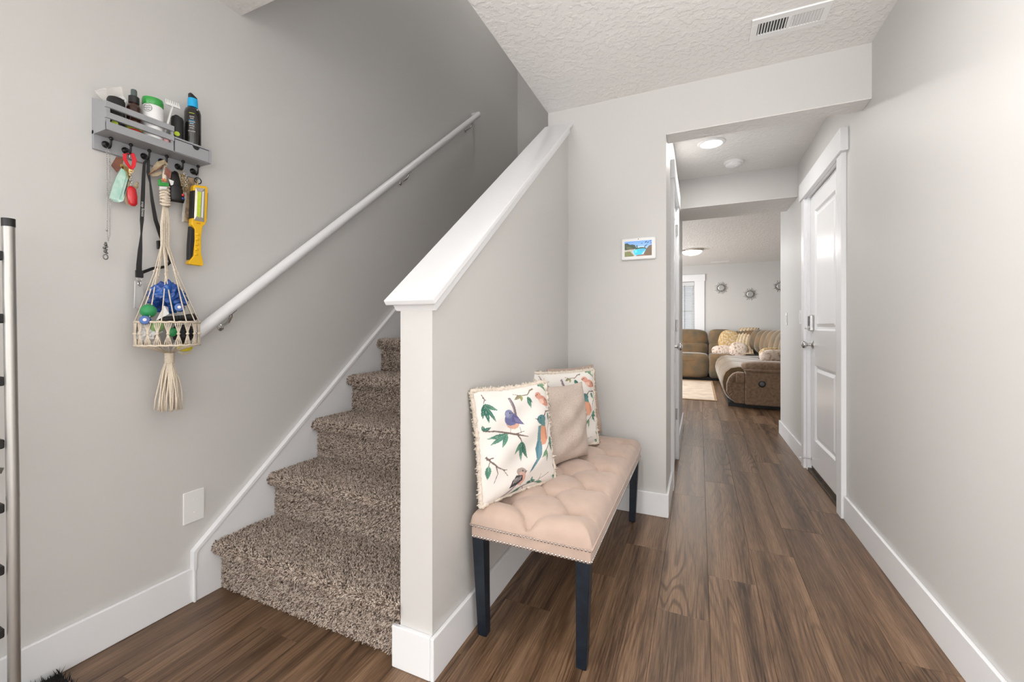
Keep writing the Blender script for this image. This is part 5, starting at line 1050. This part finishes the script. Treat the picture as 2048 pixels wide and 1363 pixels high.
# window with casing and blind on the far wall
WN = struct(bpy.data.objects.new('window_1', None)); COL.objects.link(WN); WN.location = (-.5, YF, 1.5); ORG['window_1'] = Vector((-.5, YF, 1.5))
B().box(-.10, .101, YF-.022, YF, .80, 2.085).obj('casing', M_TRIM, WN, bevel=.003)
B().box(-1.10, -.905, YF-.022, YF, .80, 2.085).obj('casing', M_TRIM, WN, bevel=.003)
B().box(-1.12, .115, YF-.028, YF, 2.08, 2.226).obj('head_casing', M_TRIM, WN, bevel=.003)
B().box(-1.12, .115, YF-.05, YF, .86, .90).obj('sill', M_TRIM, WN, bevel=.003)
B().box(-.91, -.10, YF+.10, YF+.105, .92, 2.07).obj('pane', M_GLASS, WN)
B().box(-.91, -.87, YF+.06, YF+.13, .92, 2.07).box(-.14, -.10, YF+.06, YF+.13, .92, 2.07).box(-.91, -.10, YF+.06, YF+.13, .90, .95).box(-.91, -.10, YF+.06, YF+.13, 2.03, 2.07).box(-.91, -.10, YF+.07, YF+.12, 1.40, 1.44).obj('sash', M_TRIM, WN, bevel=.003)
BD = thing('window_blind', 'white slatted blind in the far window left of the round mirrors', 'blind', (-.5, YF+.03, 1.5))
B().box(-.905, -.105, YF+.005, YF+.05, 1.985, 2.065).obj('head_rail', M_BLIND, BD, bevel=.003)
sl_ = B().box(-.9, -.11, -.024, .024, -.0014, .0014)
nS = 27
for k in range(nS):
    z = 1.965-k*(1.965-1.0)/(nS-1); R_ = Matrix.Translation((0, YF+.028, z)) @ Matrix.Rotation(.75, 4, 'X')
    B().box(-.9, -.108, -.022, .022, -.0013, .0013, R_).obj('slat', M_BLIND, BD)
B().box(-.9, -.108, YF+.012, YF+.044, .955, .98).obj('bottom_rail', M_BLIND, BD, bevel=.003)
for x in (-.16, -.30, -.70): B().tube([(x, YF+.003, 2.0), (x, YF+.003, .96)], .0035, 6).obj('ladder_cord', M_BLACKM if x == -.30 else M_BLIND, BD)
# three round mirrors ringed with rays
def sunburst(c, label):
    t = thing('sunburst_mirror', label, 'mirror', c, None, None)
    B().lathe([(.058, 0), (.058, .012), (.050, .016)], c, (0, -1, 0), 32).obj('rim', M_RAYM, t, smooth='angle')
    B().lathe([(.049, .012), (.049, .0165)], c, (0, -1, 0), 32).obj('glass', M_MIRROR, t)
    B().lathe([(.055, 0), (.088, .001), (.088, .003), (.055, .004)], c, (0, -1, 0), 32).obj('backing', M_RAYGAP, t)  # added dark disc, colour standing in for shadow between the rays
    for k in range(18):
        a = 2*PI*k/18; L_ = .140 if k % 2 == 0 else .118; d = Vector((math.cos(a), 0, math.sin(a))); n = Vector((-math.sin(a), 0, math.cos(a))); o_ = Vector(c); ye = Vector((0, -.012, 0))
        o_ = o_+Vector((0, -.006, 0)); p0, p1, p2 = o_+d*.060, o_+d*(.060+(L_-.06)*.75), o_+d*L_
        B().add([p0-n*.006, p0+n*.006, p1+n*.012, p2, p1-n*.012, p0+ye, p1+ye*1.1], [(0, 1, 2, 3, 4), (0, 5, 1), (1, 5, 6, 2), (2, 6, 3), (3, 6, 4), (4, 6, 5, 0)]).obj('ray', M_RAYM, t)
    return t
sunburst((.427, YF-.001, 1.914), 'round mirror with silver rays nearest to the far window')
sunburst((.966, YF-.001, 1.763), 'round mirror with silver rays hung lowest in the middle of three')
sunburst((1.501, YF-.001, 1.909), 'round mirror with silver rays cut off by the end of the hall wall')
DL = thing('dome_light', 'lit dome ceiling light in the living room above the rug', 'ceiling light', (-.12, 8.0, H))
B().lathe([(.185, 0), (.185, -.018), (.172, -.032), (.160, -.034)], (-.12, 8.0, H), (0, 0, 1), 40).obj('pan', M_CHROME, DL, smooth='angle')
B().lathe([(.165, -.032), (.150, -.058), (.115, -.080), (.06, -.094), (.01, -.098)], (-.12, 8.0, H), (0, 0, 1), 40).obj('dome', M_LAMP, DL, smooth=True)
V2 = thing('ceiling_vent', 'small white air vent in the living room ceiling near the far wall', 'vent', (.385, 9.72, H))
b = B().box(.21, .56, 9.66, 9.69, H-.008, H+.001).box(.21, .56, 9.76, 9.79, H-.008, H+.001).box(.21, .235, 9.69, 9.76, H-.008, H+.001).box(.535, .56, 9.69, 9.76, H-.008, H+.001); b.obj('frame', M_WHITEP, V2, bevel=.002)
for k in range(8): B().box(.24+.037*k, .258+.037*k, 9.69, 9.76, H-.006, H+.001).obj('louvre', M_WHITEP, V2)

# ------------------------------------------------------------------ groups of like things
GROUPS = {'toy_ball': 'balls in the macrame basket', 'bag_roll': 'bag rolls in the macrame basket', 'bag_dispenser': 'bag dispensers on the wall organizer',
          'sunburst_mirror': 'round mirrors on the far living room wall', 'sofa_cushion': 'cushions on the sectional sofa', 'light_switch': 'light switches on the right wall',
          'cushion': 'cushions on the tufted bench'}
for o in scene.objects:
    if o.parent is None and 'category' in o and o.name.split('.')[0] in GROUPS: o['group'] = GROUPS[o.name.split('.')[0]]
